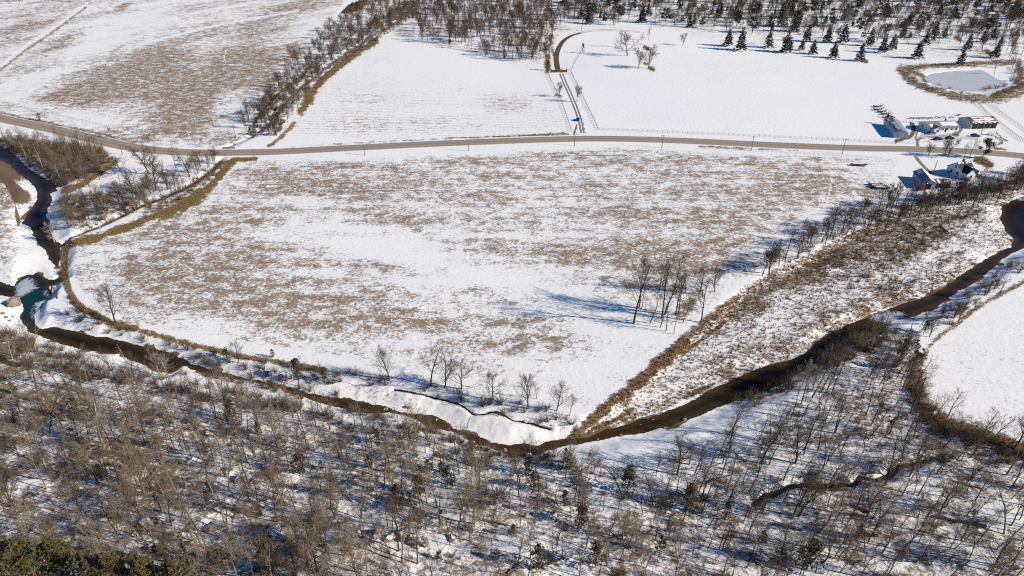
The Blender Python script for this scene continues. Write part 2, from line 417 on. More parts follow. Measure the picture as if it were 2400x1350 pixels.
# tracks worn through the snow
E = np.zeros(X.shape)
def dirt(p, wpx, v=1.0):
    global E
    E = np.maximum(E, pline(p, wpx) * v)
dirt([(2100,330),(2128,322),(2140,312),(2143,300),(2135,288)], 6, .8)
dirt([(2150,345),(2150,335),(2146,322),(2150,312)], 5, .6)
dirt([(2240,300),(2250,296),(2255,303),(2240,315),(2215,322),(2180,322),(2160,315)], 4, .5)
dirt([(2239,304),(2243,300)], 6, .9)
for q in ([(2132,300),(2140,312),(2136,326)], [(2152,345),(2152,330),(2160,318),(2200,316),(2240,312),(2252,300)], [(2165,332),(2220,330),(2260,322),(2290,326)], [(2320,312),(2335,322),(2350,335)]): dirt(q, 8, .45)
dirt([(2300,314),(2330,320),(2350,332),(2340,338),(2310,330)], 2.5, .7); dirt([(2335,310),(2350,325),(2362,330)], 3, .7)
dirt([(2143,370),(2165,392),(2185,410),(2215,415),(2260,413)], 2, .45)
dirt([(2210,424),(2260,420),(2300,410)], 4, .6)
for dx in (0, 7):
    dirt([(1336+dx,216),(1310+dx,172)], 1.1, .5); dirt([(1345+dx,250),(1358+dx,283),(1366+dx,312)], 1.4, .7)
dirt([(1352,292),(1350,300),(1346,312)], 4, .7)
for dx in (0, 6): dirt([(1313+dx,172),(1322+dx,195),(1335+dx,222),(1346+dx,250),(1358+dx,283),(1364+dx,316)], .9, .55)
dirt([(1362,82),(1385,76),(1420,74)], 1.2, .3)
dirt([(0,271),(60,284),(120,296),(200,315),(280,334),(350,345),(430,351)], 4.5, .62)
dirt([(0,285),(60,297),(120,309),(200,328),(280,347)], 4, .45)
dirt([(640,350),(800,342),(1000,332),(1200,324)], 3, .5)
dirt([(1250,330),(1400,318),(1700,336),(2100,345)], 1.5, .3)
E = np.maximum(E, ppoly([(-40,378),(18,378),(34,404),(33,424),(58,446),(70,464),(56,476),(30,466),(10,430),(-40,420)], 5) * .95)
E = np.maximum(E, ppoly([(35,470),(50,520),(42,540),(34,500)], 4) * .8)
# bare gravel and mud along the water
sh_n = fbm(X / 5, Y / 5, 83, 3)
shore = sstep(.9, -.2, SDW + (sh_n - .40) * 7)
E = np.maximum(E, shore * .95)
for cx, cy, rx, ry, an, v in [(20,400,45,16,30,1.0),(50,462,28,22,0,.9),(5,395,40,20,40,1.),(2170,700,70,9,-32,1.),(1930,800,60,12,-40,.9),(1850,850,60,10,-10,.8),(1400,1015,50,9,-22,.9),(1500,985,70,6,-20,.8),(1640,915,60,8,-25,.7),(700,960,120,12,12,.5),(880,960,50,8,10,.5),(2200,690,60,8,-35,.9)]:
    E = np.maximum(E, v * blob(cx, cy, rx, ry, an) * sstep(-3, 0, SDW))
E = np.maximum(E, sstep(.6, -.3, sd_brook)); E = np.maximum(E, sstep(.5, -.2, sd_rill) * .9)
E = np.maximum(E, sstep(1.2, -.2, sd_d1) * .8); E = np.maximum(E, sstep(1.0, -.2, sd_d2) * .6)
# ploughed-clear snow: edges of road, driveway, lanes
def clear(p, wpx, k=1.0):
    global D
    D = D * (1 - k * pline(p, wpx))
clear([(590,318),(610,296),(640,252),(675,215),(720,170),(790,120),(850,95)], 3.0)
clear([(0,155),(60,108),(125,66),(205,8)], 3.0, .9)
clear([(165,600),(166,640),(176,680),(205,715)], 6, .8); clear([(330,760),(430,785),(560,810)], 7, .7)
clear([(300,115),(420,80),(560,50),(700,25)], 2.5, .7); clear([(530,120),(526,140),(540,152),(565,152),(585,158)], 1.2, .5)
clear([(1930,500),(1945,450),(1950,420)], 1.5, .7); clear([(2000,450),(2030,485)], 3, .7); clear([(1915,500),(1928,450)], 1.2, .7)
D = D * (1 - .9 * sstep(7.5, 5.5, sd_road) * sstep(300, 420, PX))
cover[:, 0] = np.clip(D, -.1, 1); cover[:, 1] = np.clip(E, 0, 1)
deep = sstep(.3, -1.2, SDW)
cover[:, 1] = np.maximum(cover[:, 1], deep)

# ------------------------------------------------------------------ materials
def mat(name):
    m = bpy.data.materials.new(name); m.use_nodes = True
    nt = m.node_tree
    return m, nt, nt.nodes["Principled BSDF"]

class N:
    """small helper to chain nodes"""
    def __init__(s, nt): s.nt = nt
    def new(s, t, **kw):
        n = s.nt.nodes.new(t)
        for k, v in kw.items(): setattr(n, k, v)
        return n
    def put(s, inp, v):
        if isinstance(v, bpy.types.NodeSocket): s.nt.links.new(v, inp)
        elif v is not None: inp.default_value = v
    def math(s, op, a, b=None, c=None, clamp=False):
        n = s.new("ShaderNodeMath", operation=op, use_clamp=clamp)
        s.put(n.inputs[0], a)
        if b is not None: s.put(n.inputs[1], b)
        if c is not None: s.put(n.inputs[2], c)
        return n.outputs[0]
    def mix(s, f, a, b):
        n = s.new("ShaderNodeMix", data_type='RGBA')
        s.put(n.inputs[0], f)
        s.put(n.inputs[6], a if isinstance(a, bpy.types.NodeSocket) else (*a, 1)); s.put(n.inputs[7], b if isinstance(b, bpy.types.NodeSocket) else (*b, 1))
        return n.outputs[2]
    def noise(s, vec, scale, detail=3, rough=.5, dist=0):
        n = s.new("ShaderNodeTexNoise")
        s.put(n.inputs['Vector'], vec)
        n.inputs['Scale'].default_value = scale; n.inputs['Detail'].default_value = detail; n.inputs['Roughness'].default_value = rough; n.inputs['Distortion'].default_value = dist
        return n.outputs[0]
    def attr(s, name):
        n = s.new("ShaderNodeAttribute", attribute_name=name)
        q = s.new("ShaderNodeSeparateColor"); s.nt.links.new(n.outputs['Color'], q.inputs[0])
        return q.outputs
    def pos(s, scale=(1, 1, 1)):
        g = s.new("ShaderNodeNewGeometry")
        m = s.new("ShaderNodeVectorMath", operation='MULTIPLY')
        s.nt.links.new(g.outputs['Position'], m.inputs[0]); m.inputs[1].default_value = scale
        return m.outputs[0], g
    def bump(s, h, strength, dist, bsdf):
        b = s.new("ShaderNodeBump"); s.put(b.inputs['Height'], h)
        b.inputs['Strength'].default_value = strength; b.inputs['Distance'].default_value = dist
        s.nt.links.new(b.outputs[0], bsdf.inputs['Normal'])

def ground_material():
    m, nt, b = mat("snowy_ground"); n = N(nt)
    c = n.attr("cover"); c2 = n.attr("cover_kind")
    p, _ = n.pos((1, 1, .3)); ps, _ = n.pos((.72, 1.0, .3))
    fine = n.noise(ps, 1.15, 5, .78, .5)
    coarse = n.noise(p, .8, 6, .74, .8)
    nn = n.new("ShaderNodeMix", data_type='FLOAT'); n.put(nn.inputs[0], c2[2]); n.put(nn.inputs[2], fine); n.put(nn.inputs[3], coarse)
    sp = n.new("ShaderNodeSeparateXYZ"); nt.links.new(n.pos()[0], sp.inputs[0])
    wav = n.math('SINE', n.math('MULTIPLY', n.math('ADD', sp.outputs[1], n.math('MULTIPLY', sp.outputs[0], -.05)), 2.0))
    mid_n = n.math('MULTIPLY', n.math('SUBTRACT', n.noise(ps, .26, 4, .62, .4), .5), n.math('MULTIPLY_ADD', c2[2], -.25, .62))
    mid_n = n.math('MULTIPLY', mid_n, n.math('MULTIPLY', n.math('MULTIPLY_ADD', c[0], 3.0, .0, clamp=True), n.math('SUBTRACT', 1.0, n.math('MULTIPLY', c[2], .9), clamp=True)))
    val = n.math('ADD', n.math('ADD', nn.outputs[0], mid_n), n.math('MULTIPLY', n.math('MULTIPLY', wav, c2[0]), .05))
    thr = n.math('MULTIPLY_ADD', n.math('SUBTRACT', .5, c[0]), .36, .5)
    mask = n.math('MULTIPLY_ADD', n.math('SUBTRACT', val, thr), 8.5, .44, clamp=True)
    big = n.noise(p, .12, 3, .6); tiny = n.noise(p, 3.0, 3, .6)
    brown = n.mix(big, (.285, .175, .085), (.175, .105, .048))
    olive = n.mix(tiny, (.155, .115, .028), (.21, .15, .05))
    rust = n.mix(tiny, (.24, .145, .08), (.16, .10, .055))
    litter = n.mix(big, (.24, .17, .11), (.15, .105, .068))
    g = n.mix(c2[2], brown, litter); g = n.mix(c[2], g, olive); g = n.mix(c2[1], g, rust)
    hv = n.new("ShaderNodeHueSaturation"); n.put(hv.inputs['Color'], g); n.put(hv.inputs['Value'], n.math('MULTIPLY_ADD', tiny, 1.6, .20))
    snow = n.mix(n.noise(p, .35, 5, .65), (.89, .875, .85), (.81, .795, .775))
    col = n.mix(n.math('MULTIPLY', mask, n.math('MULTIPLY_ADD', c[0], .3, .74, clamp=True)), snow, hv.outputs[0])
    em = n.math('MULTIPLY_ADD', n.math('SUBTRACT', n.math('ADD', n.noise(p, 1.4, 4, .65), n.math('MULTIPLY', c[1], .9)), .95), 7.0, .5, clamp=True)
    em = n.math('MULTIPLY', em, n.math('GREATER_THAN', c[1], .02))
    earth = n.mix(n.noise(p, 1.2, 5, .7), (.25, .165, .10), (.075, .05, .034))
    col = n.mix(em, col, earth)
    n.put(b.inputs['Base Color'], col)
    b.inputs['Roughness'].default_value = .85; b.inputs['Specular IOR Level'].default_value = .15
    hgt = n.math('ADD', n.math('MULTIPLY', mask, .25), n.math('MULTIPLY', n.noise(p, .5, 4, .6), .5))
    n.bump(n.math('ADD', hgt, n.math('MULTIPLY', em, .15)), .45, .5, b)
    return m

def plain(name, col, rough=.8, var=.25, scale=3.0, metal=0., spec=.3, col2=None):
    m, nt, b = mat(name); n = N(nt)
    p, _ = n.pos()
    f = n.noise(p, scale, 4, .6)
    c2 = col2 or tuple(x * (1 - var) for x in col)
    n.put(b.inputs['Base Color'], n.mix(f, col, c2))
    b.inputs['Roughness'].default_value = rough; b.inputs['Metallic'].default_value = metal; b.inputs['Specular IOR Level'].default_value = spec
    return m

def bark(name, a, c):
    m, nt, b = mat(name); n = N(nt)
    oi = n.new("ShaderNodeObjectInfo"); p, _ = n.pos()
    f = n.math('MULTIPLY_ADD', n.noise(p, .35, 3, .6), .9, n.math('MULTIPLY_ADD', oi.outputs['Random'], .6, -.25), clamp=True)
    n.put(b.inputs['Base Color'], n.mix(f, a, c)); b.inputs['Roughness'].default_value = .9; b.inputs['Specular IOR Level'].default_value = .1
    return m

def needles(name, a, c, snow=0.0):
    m, nt, b = mat(name); n = N(nt)
    oi = n.new("ShaderNodeObjectInfo"); p, g = n.pos()
    f = n.math('MULTIPLY_ADD', n.noise(p, .9, 3, .6), 1.2, n.math('MULTIPLY_ADD', oi.outputs['Random'], .5, -.35), clamp=True)
    col = n.mix(f, a, c)
    if snow:
        sx = n.new("ShaderNodeSeparateXYZ"); nt.links.new(g.outputs['True Normal'], sx.inputs[0])
        k = n.math('MULTIPLY', n.math('GREATER_THAN', n.noise(p, 1.3, 2, .5), 1 - snow), n.math('GREATER_THAN', n.math('ABSOLUTE', sx.outputs[2]), .55))
        col = n.mix(k, col, (.8, .82, .85))
    n.put(b.inputs['Base Color'], col); b.inputs['Roughness'].default_value = .8; b.inputs['Specular IOR Level'].default_value = .15
    return m

def rock_material():
    m, nt, b = mat("snow_dusted_rock"); n = N(nt)
    p, g = n.pos()
    sx = n.new("ShaderNodeSeparateXYZ"); nt.links.new(g.outputs['Normal'], sx.inputs[0])
    stone = n.mix(n.noise(p, 1.5, 5, .65), (.30, .24, .17), (.12, .095, .07))
    k = n.math('MULTIPLY_ADD', n.math('ADD', sx.outputs[2], n.noise(p, 1.2, 3, .6)), 6.0, -7.9, clamp=True)
    n.put(b.inputs['Base Color'], n.mix(k, stone, (.8, .81, .83))); b.inputs['Roughness'].default_value = .9
    n.bump(n.noise(p, 2.5, 5, .7), .6, .3, b)
    return m

def water_material():
    m, nt, b = mat("creek_water"); n = N(nt)
    c = n.attr("tint"); p, _ = n.pos()
    bed = n.mix(n.noise(p, .22, 5, .65, .5), (.026, .015, .009), (.004, .004, .004))
    shallow = n.mix(n.noise(p, .9, 4, .65), (.11, .068, .032), (.05, .032, .016))
    col = n.mix(c[0], bed, shallow); col = n.mix(c[1], col, n.mix(n.noise(p, .2, 3, .5), (.004, .050, .062), (.010, .034, .024)))
    n.put(b.inputs['Base Color'], col); b.inputs['Roughness'].default_value = .10; b.inputs['IOR'].default_value = 1.33; b.inputs['Specular IOR Level'].default_value = .10
    n.bump(n.noise(p, 1.5, 3, .6), .15, .1, b)
    return m

def ice_material(name, a, c, sc=.25, rough=.35, holes=False):
    m, nt, b = mat(name); n = N(nt)
    p, _ = n.pos((1, .45, 1))
    f = n.noise(p, sc, 5, .6, 2.0)
    n.put(b.inputs['Base Color'], n.mix(f, a, c)); b.inputs['Roughness'].default_value = rough
    if holes: n.put(b.inputs['Alpha'], n.math('MULTIPLY_ADD', n.math('ADD', n.attr('edge')[0], n.math('MULTIPLY', n.math('SUBTRACT', n.noise(p, .40, 6, .70, 2.5), .5), 3.2)), 1.9, -.10, clamp=True))
    return m

M = {}
M['ground'] = ground_material()
M['water'] = water_material()
M['creek_ice'] = ice_material("thin_creek_ice", (.62, .65, .68), (.28, .34, .37), .35, .35, True)
M['pond_ice'] = ice_material("grey_pond_ice", (.46, .47, .49), (.60, .61, .62), .06, .5)
M['bark_tan'] = bark("tan_bark", (.30, .23, .16), (.13, .095, .065))  # tan with the left woods' sunlight put into the colour
M['bark_dark'] = bark("dark_bark", (.125, .088, .062), (.06, .043, .033))  # dark brown; on the right woods it also paints their shade
M['bark_pale'] = bark("pale_bark", (.50, .43, .34), (.30, .24, .18))
M['twig_tan'] = bark("tan_twigs", (.32, .245, .165), (.16, .12, .08))  # sunlit look of the left woods' twigs is part of this colour
M['twig_dark'] = bark("dark_twigs", (.165, .118, .083), (.085, .060, .045))  # dark twigs; shade of the right woods is painted in too
M['twig_pale'] = bark("pale_twigs", (.38, .31, .23), (.22, .17, .12))
M['brush'] = bark("brush_stems", (.175, .125, .085), (.085, .058, .04))
M['cedar'] = needles("cedar_needles", (.115, .095, .042), (.05, .047, .023))
M['olive'] = needles("olive_cedar_needles", (.115, .095, .027), (.048, .044, .016))
M['pine'] = needles("pine_needles", (.040, .050, .026), (.018, .026, .016), .40)
M['holly'] = needles("evergreen_leaves", (.05, .075, .02), (.02, .032, .012), .28)
M['drygrass'] = bark("dry_grass_blades", (.30, .205, .10), (.18, .115, .055))
M['rock'] = rock_material()
M['boulder'] = plain("pale_boulder", (.40, .32, .23), .9, .6, 1.6)
N(M['boulder'].node_tree).bump(N(M['boulder'].node_tree).noise(N(M['boulder'].node_tree).pos()[0], 1.3, 5, .7), .8, .5, M['boulder'].node_tree.nodes['Principled BSDF'])
M['snow'] = plain("roof_snow", (.84, .85, .87), .7, .05)
M['grey_metal'] = plain("grey_roof_metal", (.27, .255, .25), .6, .12, .4)
M['dark_roof'] = plain("dark_shingles", (.035, .036, .042), .7, .3, 2)
M['white_wall'] = plain("white_siding", (.74, .745, .75), .7, .05, .5)
M['grey_wall'] = plain("grey_siding", (.50, .52, .55), .6, .08, .4)
M['rust_roof'] = plain("rusty_red_roof", (.16, .055, .04), .7, .4, 1.2)
M['rust_panel'] = plain("rust_sheet", (.22, .085, .045), .75, .4, 1.5)
M['dark_void'] = plain("dark_timber_and_bay_shade", (.035, .025, .02), .9, .3, 2)  # dark timber; on the shed bays it stands for interior shade
M['glass'] = plain("window_glass", (.02, .025, .035), .1, .2, 1, 0, .6)
M['rubber'] = plain("black_rubber", (.02, .02, .02), .8, .2)
M['wood_pole'] = plain("weathered_pole", (.20, .145, .10), .9, .3)
M['fence_wood'] = plain("weathered_post", (.14, .10, .075), .9, .35)
M['wire'] = plain("fence_wire", (.16, .15, .14), .6, .2)
M['implement_red'] = plain("faded_red_paint", (.19, .035, .022), .6, .5, 2)
M['implement_rust'] = plain("rusted_steel", (.12, .05, .03), .8, .5, 2)
M['implement_dark'] = plain("dark_steel", (.035, .03, .035), .6, .4, 2)
M['yellow'] = plain("yellow_paint", (.42, .22, .02), .5, .3, 2)
M['hay'] = plain("weathered_hay", (.085, .045, .03), .95, .5, 3)
M['brick'] = plain("brick_pier", (.22, .085, .055), .9, .4, 3)
M['log'] = plain("fallen_bark", (.15, .11, .08), .9, .4, 2)
M['concrete'] = plain("grey_concrete", (.3, .28, .25), .9, .2, 2)
for k, c in dict(car_black=(.02, .02, .025), car_navy=(.03, .04, .09), car_red=(.28, .02, .02), car_blue=(.02, .05, .20), car_grey=(.2, .2, .22)).items():
    M[k] = plain(k + "_paint", c, .25, .1, 1, .2, .5)

def road_material():
    m, nt, b = mat("worn_asphalt"); n = N(nt)
    c = n.attr("lane"); p, _ = n.pos()
    base = n.mix(n.noise(p, .35, 5, .7), (.34, .265, .20), (.22, .165, .122))
    lane = n.mix(n.math('MULTIPLY', c[0], .6), base, (.40, .325, .26))
    e = n.math('MULTIPLY_ADD', n.math('SUBTRACT', n.math('ADD', c[1], n.math('MULTIPLY', n.noise(p, .7, 4, .6), .5)), 1.12), 12., .5, clamp=True)
    n.put(b.inputs['Base Color'], n.mix(e, lane, (.8, .81, .83))); b.inputs['Roughness'].default_value = .9
    return m
M['road'] = road_material()
M['driveway'] = plain("brown_asphalt", (.13, .085, .068), .9, .4, .8)

# ------------------------------------------------------------------ mesh helpers
def mesh_np(name, V, faces):
    """faces: list of (M,k) index arrays"""
    me = bpy.data.meshes.new(name)
    V = np.asarray(V, np.float32)
    faces = [np.asarray(f, np.int32) for f in faces if len(f)]
    nl = sum(f.size for f in faces); nf = sum(len(f) for f in faces)
    me.vertices.add(len(V)); me.vertices.foreach_set("co", V.ravel())
    me.loops.add(nl); me.polygons.add(nf)
    me.loops.foreach_set("vertex_index", np.concatenate([f.ravel() for f in faces]))
    tot = np.concatenate([np.full(len(f), f.shape[1], np.int32) for f in faces])
    st = np.zeros(nf, np.int32); st[1:] = np.cumsum(tot)[:-1]
    me.polygons.foreach_set("loop_start", st); me.polygons.foreach_set("loop_total", tot)
    me.update(calc_edges=True); me.validate()
    return me

def link(name, me, m=None, parent=None, loc=None, **props):
    o = bpy.data.objects.new(name, me)
    COL.objects.link(o)
    if m is not None and me is not None and not me.materials: me.materials.append(m)
    if parent is not None: o.parent = parent
    if loc is not None: o.location = loc
    for k, v in props.items():
        if v: o[k] = v
    return o

def thing(name, label, cat, loc=(0, 0, 0), rz=0., group=None):
    o = link(name, None, None, None, loc, label=label, category=cat, group=group)
    o.rotation_euler = (0, 0, rz); o.empty_display_size = .2
    return o

class MB:
    def __init__(s): s.v = []; s.f = []
    def add(s, V, F):
        k = len(s.v); s.v += [tuple(p) for p in V]; s.f += [tuple(i + k for i in f) for f in F]; return s
    def box(s, c, d, rz=0., tilt=None):
        hx, hy, hz = d[0] / 2, d[1] / 2, d[2] / 2
        V = [Vector((x, y, z)) for z in (-hz, hz) for x, y in ((-hx, -hy), (hx, -hy), (hx, hy), (-hx, hy))]
        Mx = Matrix.Rotation(rz, 3, 'Z')
        if tilt: Mx = Mx @ Matrix.Rotation(tilt[1], 3, tilt[0])
        return s.add([Mx @ p + Vector(c) for p in V], [(3, 2, 1, 0), (4, 5, 6, 7), (0, 1, 5, 4), (1, 2, 6, 5), (2, 3, 7, 6), (3, 0, 4, 7)])
    def bar(s, a, b, r, k=6, r2=None):
        a = Vector(a); b = Vector(b); d = (b - a).normalized(); q = d.to_track_quat('Z', 'Y')
        r2 = r if r2 is None else r2
        V = [a + q @ Vector((r * math.cos(2 * math.pi * i / k), r * math.sin(2 * math.pi * i / k), 0)) for i in range(k)]
        V += [b + q @ Vector((r2 * math.cos(2 * math.pi * i / k), r2 * math.sin(2 * math.pi * i / k), 0)) for i in range(k)]
        return s.add(V, [(i, (i + 1) % k, k + (i + 1) % k, k + i) for i in range(k)] + [tuple(range(k - 1, -1, -1)), tuple(range(k, 2 * k))])
    def ring(s, c, axis, R0, r, k=14, j=6):
        q = Vector(axis).normalized().to_track_quat('Z', 'Y'); V = []; F = []
        for i in range(k):
            a = 2 * math.pi * i / k
            for t in range(j):
                b = 2 * math.pi * t / j
                V.append(Vector(c) + q @ Vector(((R0 + r * math.cos(b)) * math.cos(a), (R0 + r * math.cos(b)) * math.sin(a), r * math.sin(b))))
                F.append((i * j + t, ((i + 1) % k) * j + t, ((i + 1) % k) * j + (t + 1) % j, i * j + (t + 1) % j))
        return s.add(V, F)
    def prism(s, poly, a, b):
        """poly in XZ swept along Y from a to b"""
        n = len(poly)
        V = [(x, a, z) for x, z in poly] + [(x, b, z) for x, z in poly]
        return s.add(V, [tuple(range(n)), tuple(range(2 * n - 1, n - 1, -1))] + [(i, n + i, n + (i + 1) % n, (i + 1) % n) for i in range(n)])
    def mesh(s, name):
        me = bpy.data.meshes.new(name); me.from_pydata(s.v, [], s.f); me.update(); return me
    def build(s, name, m, parent=None, loc=None, **kw): return link(name, s.mesh(name), m, parent, loc, **kw)

# ------------------------------------------------------------------ ground, water, ice, roads
idx = np.arange(shape[0] * shape[1]).reshape(shape)
quads = np.stack([idx[:-1, :-1], idx[:-1, 1:], idx[1:, 1:], idx[1:, :-1]], -1).reshape(-1, 4)
gm = mesh_np("ground", np.stack([X, Y, Z], 1), [quads])
for nm, arr in (("cover", cover), ("cover_kind", cov2)):
    a = gm.color_attributes.new(nm, 'FLOAT_COLOR', 'POINT'); a.data.foreach_set("color", np.ascontiguousarray(arr, np.float32).ravel())
gm.polygons.foreach_set("use_smooth", np.ones(len(gm.polygons), bool))
link("ground", gm, M['ground'], kind="structure", label="snow covered valley floor with dry grass showing through")

def water_sheet(name, lo, hi, z, label):
    """the cells of the ground grid that lie under the water line, as a level sheet"""
    keep = (SDW < 1.2).reshape(shape)
    q = keep[:-1, :-1] & keep[1:, :-1] & keep[:-1, 1:] & keep[1:, 1:]
    cells = np.argwhere(q)
    f = np.stack([idx[cells[:, 0], cells[:, 1]], idx[cells[:, 0], cells[:, 1] + 1], idx[cells[:, 0] + 1, cells[:, 1] + 1], idx[cells[:, 0] + 1, cells[:, 1]]], 1)
    u, inv = np.unique(f, return_inverse=True)
    me = mesh_np(name, np.stack([X[u], Y[u], np.full(len(u), z)], 1), [inv.reshape(-1, 4)])
    col = np.zeros((len(u), 4), np.float32); col[:, 3] = 1
    px, py = PX[u], PY[u]
    col[:, 0] = np.clip(sstep(-3.5, 0.3, SDW[u]) * .6 + .5 * np.exp(-(((px - 1040) / 60) ** 2 + ((py - 992) / 20) ** 2)) + .35 * (fbm(X[u] / 9, Y[u] / 9, 91, 3) - .4), 0, 1)
    col[:, 1] = np.clip(np.exp(-(((px - 75) / 45) ** 2 + ((py - 715) / 45) ** 2) ** 2) + np.exp(-(((px - 2420) / 40) ** 2 + ((py - 462) / 16) ** 2) ** 2), 0, 1)
    a = me.color_attributes.new("tint", 'FLOAT_COLOR', 'POINT'); a.data.foreach_set("color", col.ravel())
    return link(name, me, M['water'], kind="structure", label=label)
water_sheet("creek_water", 0, 0, WL, "dark brown creek and river water between snowy banks")

def ice_sheet(pl, label):
    """thin ice that frays out towards its edge, laid on the water grid"""
    P = smooth_line(np.vstack([pl, pl[:1]]), 1.5)[:-1]
    sd = near(sdist, X, Y, P, 6)
    keep = (sd < .5).reshape(shape)
    q = keep[:-1, :-1] & keep[1:, :-1] & keep[:-1, 1:] & keep[1:, 1:]
    c = np.argwhere(q)
    f = np.stack([idx[c[:, 0], c[:, 1]], idx[c[:, 0], c[:, 1] + 1], idx[c[:, 0] + 1, c[:, 1] + 1], idx[c[:, 0] + 1, c[:, 1]]], 1)
    u, inv = np.unique(f, return_inverse=True)
    me = mesh_np("creek_ice", np.stack([X[u], Y[u], np.full(len(u), WL + .03)], 1), [inv.reshape(-1, 4)])
    col = np.zeros((len(u), 4), np.float32); col[:, 3] = 1; col[:, 0] = np.clip(-sd[u] / 3.0, 0, 1)
    a_ = me.color_attributes.new("edge", 'FLOAT_COLOR', 'POINT'); a_.data.foreach_set("color", col.ravel())
    return link("creek_ice", me, M['creek_ice'], kind="structure", label=label)
def sheet(name, pl, z, m, label, step=1.2, jitter=.35):
    P = smooth_line(np.vstack([pl, pl[:1]]), step)[:-1]
    P = P + (RNG.random(P.shape) - .5) * jitter
    c = P.mean(0)
    top = np.concatenate([P, np.full((len(P), 1), z)], 1); bot = top - [0, 0, .04]
    V = [tuple(p) for p in top] + [tuple(p) for p in bot]; n = len(P)
    me = bpy.data.meshes.new(name)
    me.from_pydata(V, [], [tuple(range(n))] + [(i, n + i, n + (i + 1) % n, (i + 1) % n) for i in range(n)]); me.update()
    return link(name, me, m, kind="structure", label=label)
ice_sheet(pts_at([(30,680),(40,664),(56,653),(72,650),(86,660),(96,670),(90,678),(74,684),(60,694),(46,702),(32,696)], WL), "thin white ice on the upper edge of the teal pool")
ice_sheet(pts_at([(97,682),(112,680),(120,690),(116,699),(104,692)], WL), "small ice patch on the east edge of the teal pool")
ice_sheet(pts_at([(76,716),(90,704),(116,702),(110,716),(94,730),(82,748),(72,744)], WL), "grey ice tongue along the snow spit of the pool")
ice_sheet(pts_at([(2036,742),(2062,730),(2090,727),(2118,731),(2126,742),(2108,758),(2080,764),(2060,756),(2044,754)], WL), "pale ice lying across the river at its narrow bend")
ice_sheet(pts_at([(2376,468),(2400,458),(2430,452),(2430,462),(2395,472)], WL), "light ice rim on the far river pool")
zp = float(height(*[np.array([v]) for v in W['pond'].mean(0)])[0])
sheet("pond_ice", W['pond'] * 1.0, zp + .22, M['pond_ice'], "frozen grey farm pond inside its round weedy bank", 3.0, .5)

def ribbon(name, line, hw, m, label, dz=.10, cols=7, fade=None):
    L = np.asarray(line); t = np.gradient(L, axis=0); t /= np.linalg.norm(t, axis=1)[:, None]
    nrm = np.stack([-t[:, 1], t[:, 0]], 1)
    ks = np.linspace(-1, 1, cols)
    P = L[:, None, :] + nrm[:, None, :] * (ks * hw)[None, :, None]
    z = height(P[..., 0].ravel(), P[..., 1].ravel()).reshape(P.shape[:2])
    z = np.maximum(z, z.max(1, keepdims=True) - .05) + dz
    V = np.concatenate([P, z[..., None]], 2).reshape(-1, 3)
    ii = np.arange(len(L) * cols).reshape(len(L), cols)
    F = np.stack([ii[:-1, :-1], ii[1:, :-1], ii[1:, 1:], ii[:-1, 1:]], -1).reshape(-1, 4)
    me = mesh_np(name, V, [F])
    col = np.zeros((len(L), cols, 4), np.float32); col[..., 3] = 1
    col[..., 0] = np.exp(-((np.abs(ks) - .45) / .18) ** 2)[None]; col[..., 1] = np.abs(ks)[None] ** 3
    a = me.color_attributes.new("lane", 'FLOAT_COLOR', 'POINT'); a.data.foreach_set("color", col.ravel())
    return link(name, me, m, kind="structure", label=label)
ribbon("road", W['road'], 4.7, M['road'], "narrow brown asphalt road crossing the snowy valley", .10, 13)
dv = smooth_line(pts_at([(1309,169),(1305,150),(1304,132),(1310,113),(1322,98),(1340,88),(1362,82)]), 3)
ribbon("driveway", dv, 2.0, M['driveway'], "brown curved driveway above the brick gate", .08, 5)

M['slush'] = plain("dirty_slush", (.34, .29, .25), .8, .55, .7)
for dx, lb in ((0, "upper wheel track leading on from the driveway bend"), (2.5, "lower wheel track leading on from the driveway bend")):
    ribbon("wheel_track", smooth_line(pts_at([(1358,81+dx),(1380,77+dx),(1410,75+dx),(1450,76+dx),(1500,79+dx)]), 3), .5, M['slush'], lb, .06, 3)
for k, (dx, lb) in enumerate(((0, "west wheel track worn in the snowy lane"), (7, "east wheel track worn in the snowy lane"))):
    ribbon("wheel_track", smooth_line(pts_at([(1312+dx,173),(1321+dx,195),(1333+dx,222),(1345+dx,250),(1356+dx,283),(1362+dx,312)]), 3), .42, M['slush'], lb, .06, 3)
for dx, lb in ((0, "northern wheel track on the farm yard"), (3, "southern wheel track on the farm yard")):
    ribbon("wheel_track", smooth_line(pts_at([(2152,344+dx*.3),(2150,332+dx),(2160,321+dx),(2200,318+dx),(2238,313+dx),(2252+dx,303),(2246,297)]), 3), .5, M['slush'], lb, .06, 3)
for dx, lb in ((0, "west wheel track of the farmhouse lane"), (4, "east wheel track of the farmhouse lane")):
    ribbon("wheel_track", smooth_line(pts_at([(2143+dx,366),(2156+dx,382),(2172+dx,398),(2190+dx,411),(2218,416-dx)]), 3), .4, M['slush'], lb, .06, 3)
M['dark_mud'] = plain("wet_dark_mud", (.022, .015, .010), .4, .6, .8)
ribbon("brook_bed", smooth_line(W['brook'], 1.5) + (RNG.random((len(smooth_line(W['brook'], 1.5)), 2)) - .5) * .9, .6, M['dark_mud'], "thin dark brook winding through the east woods", .06, 3)
ribbon("rill_bed", smooth_line(W['rill'], 1.2) + (RNG.random((len(smooth_line(W['rill'], 1.2)), 2)) - .5) * .5, .2, M['dark_mud'], "narrow dark rill crossing the lower snow bar", .05, 3)
# ------------------------------------------------------------------ plants: generators
def frame(d):
    a = np.array([0, 0, 1.]) if abs(d[2]) < .9 else np.array([1., 0, 0])
    u = np.cross(d, a); u /= np.linalg.norm(u)
    return u, np.cross(d, u)

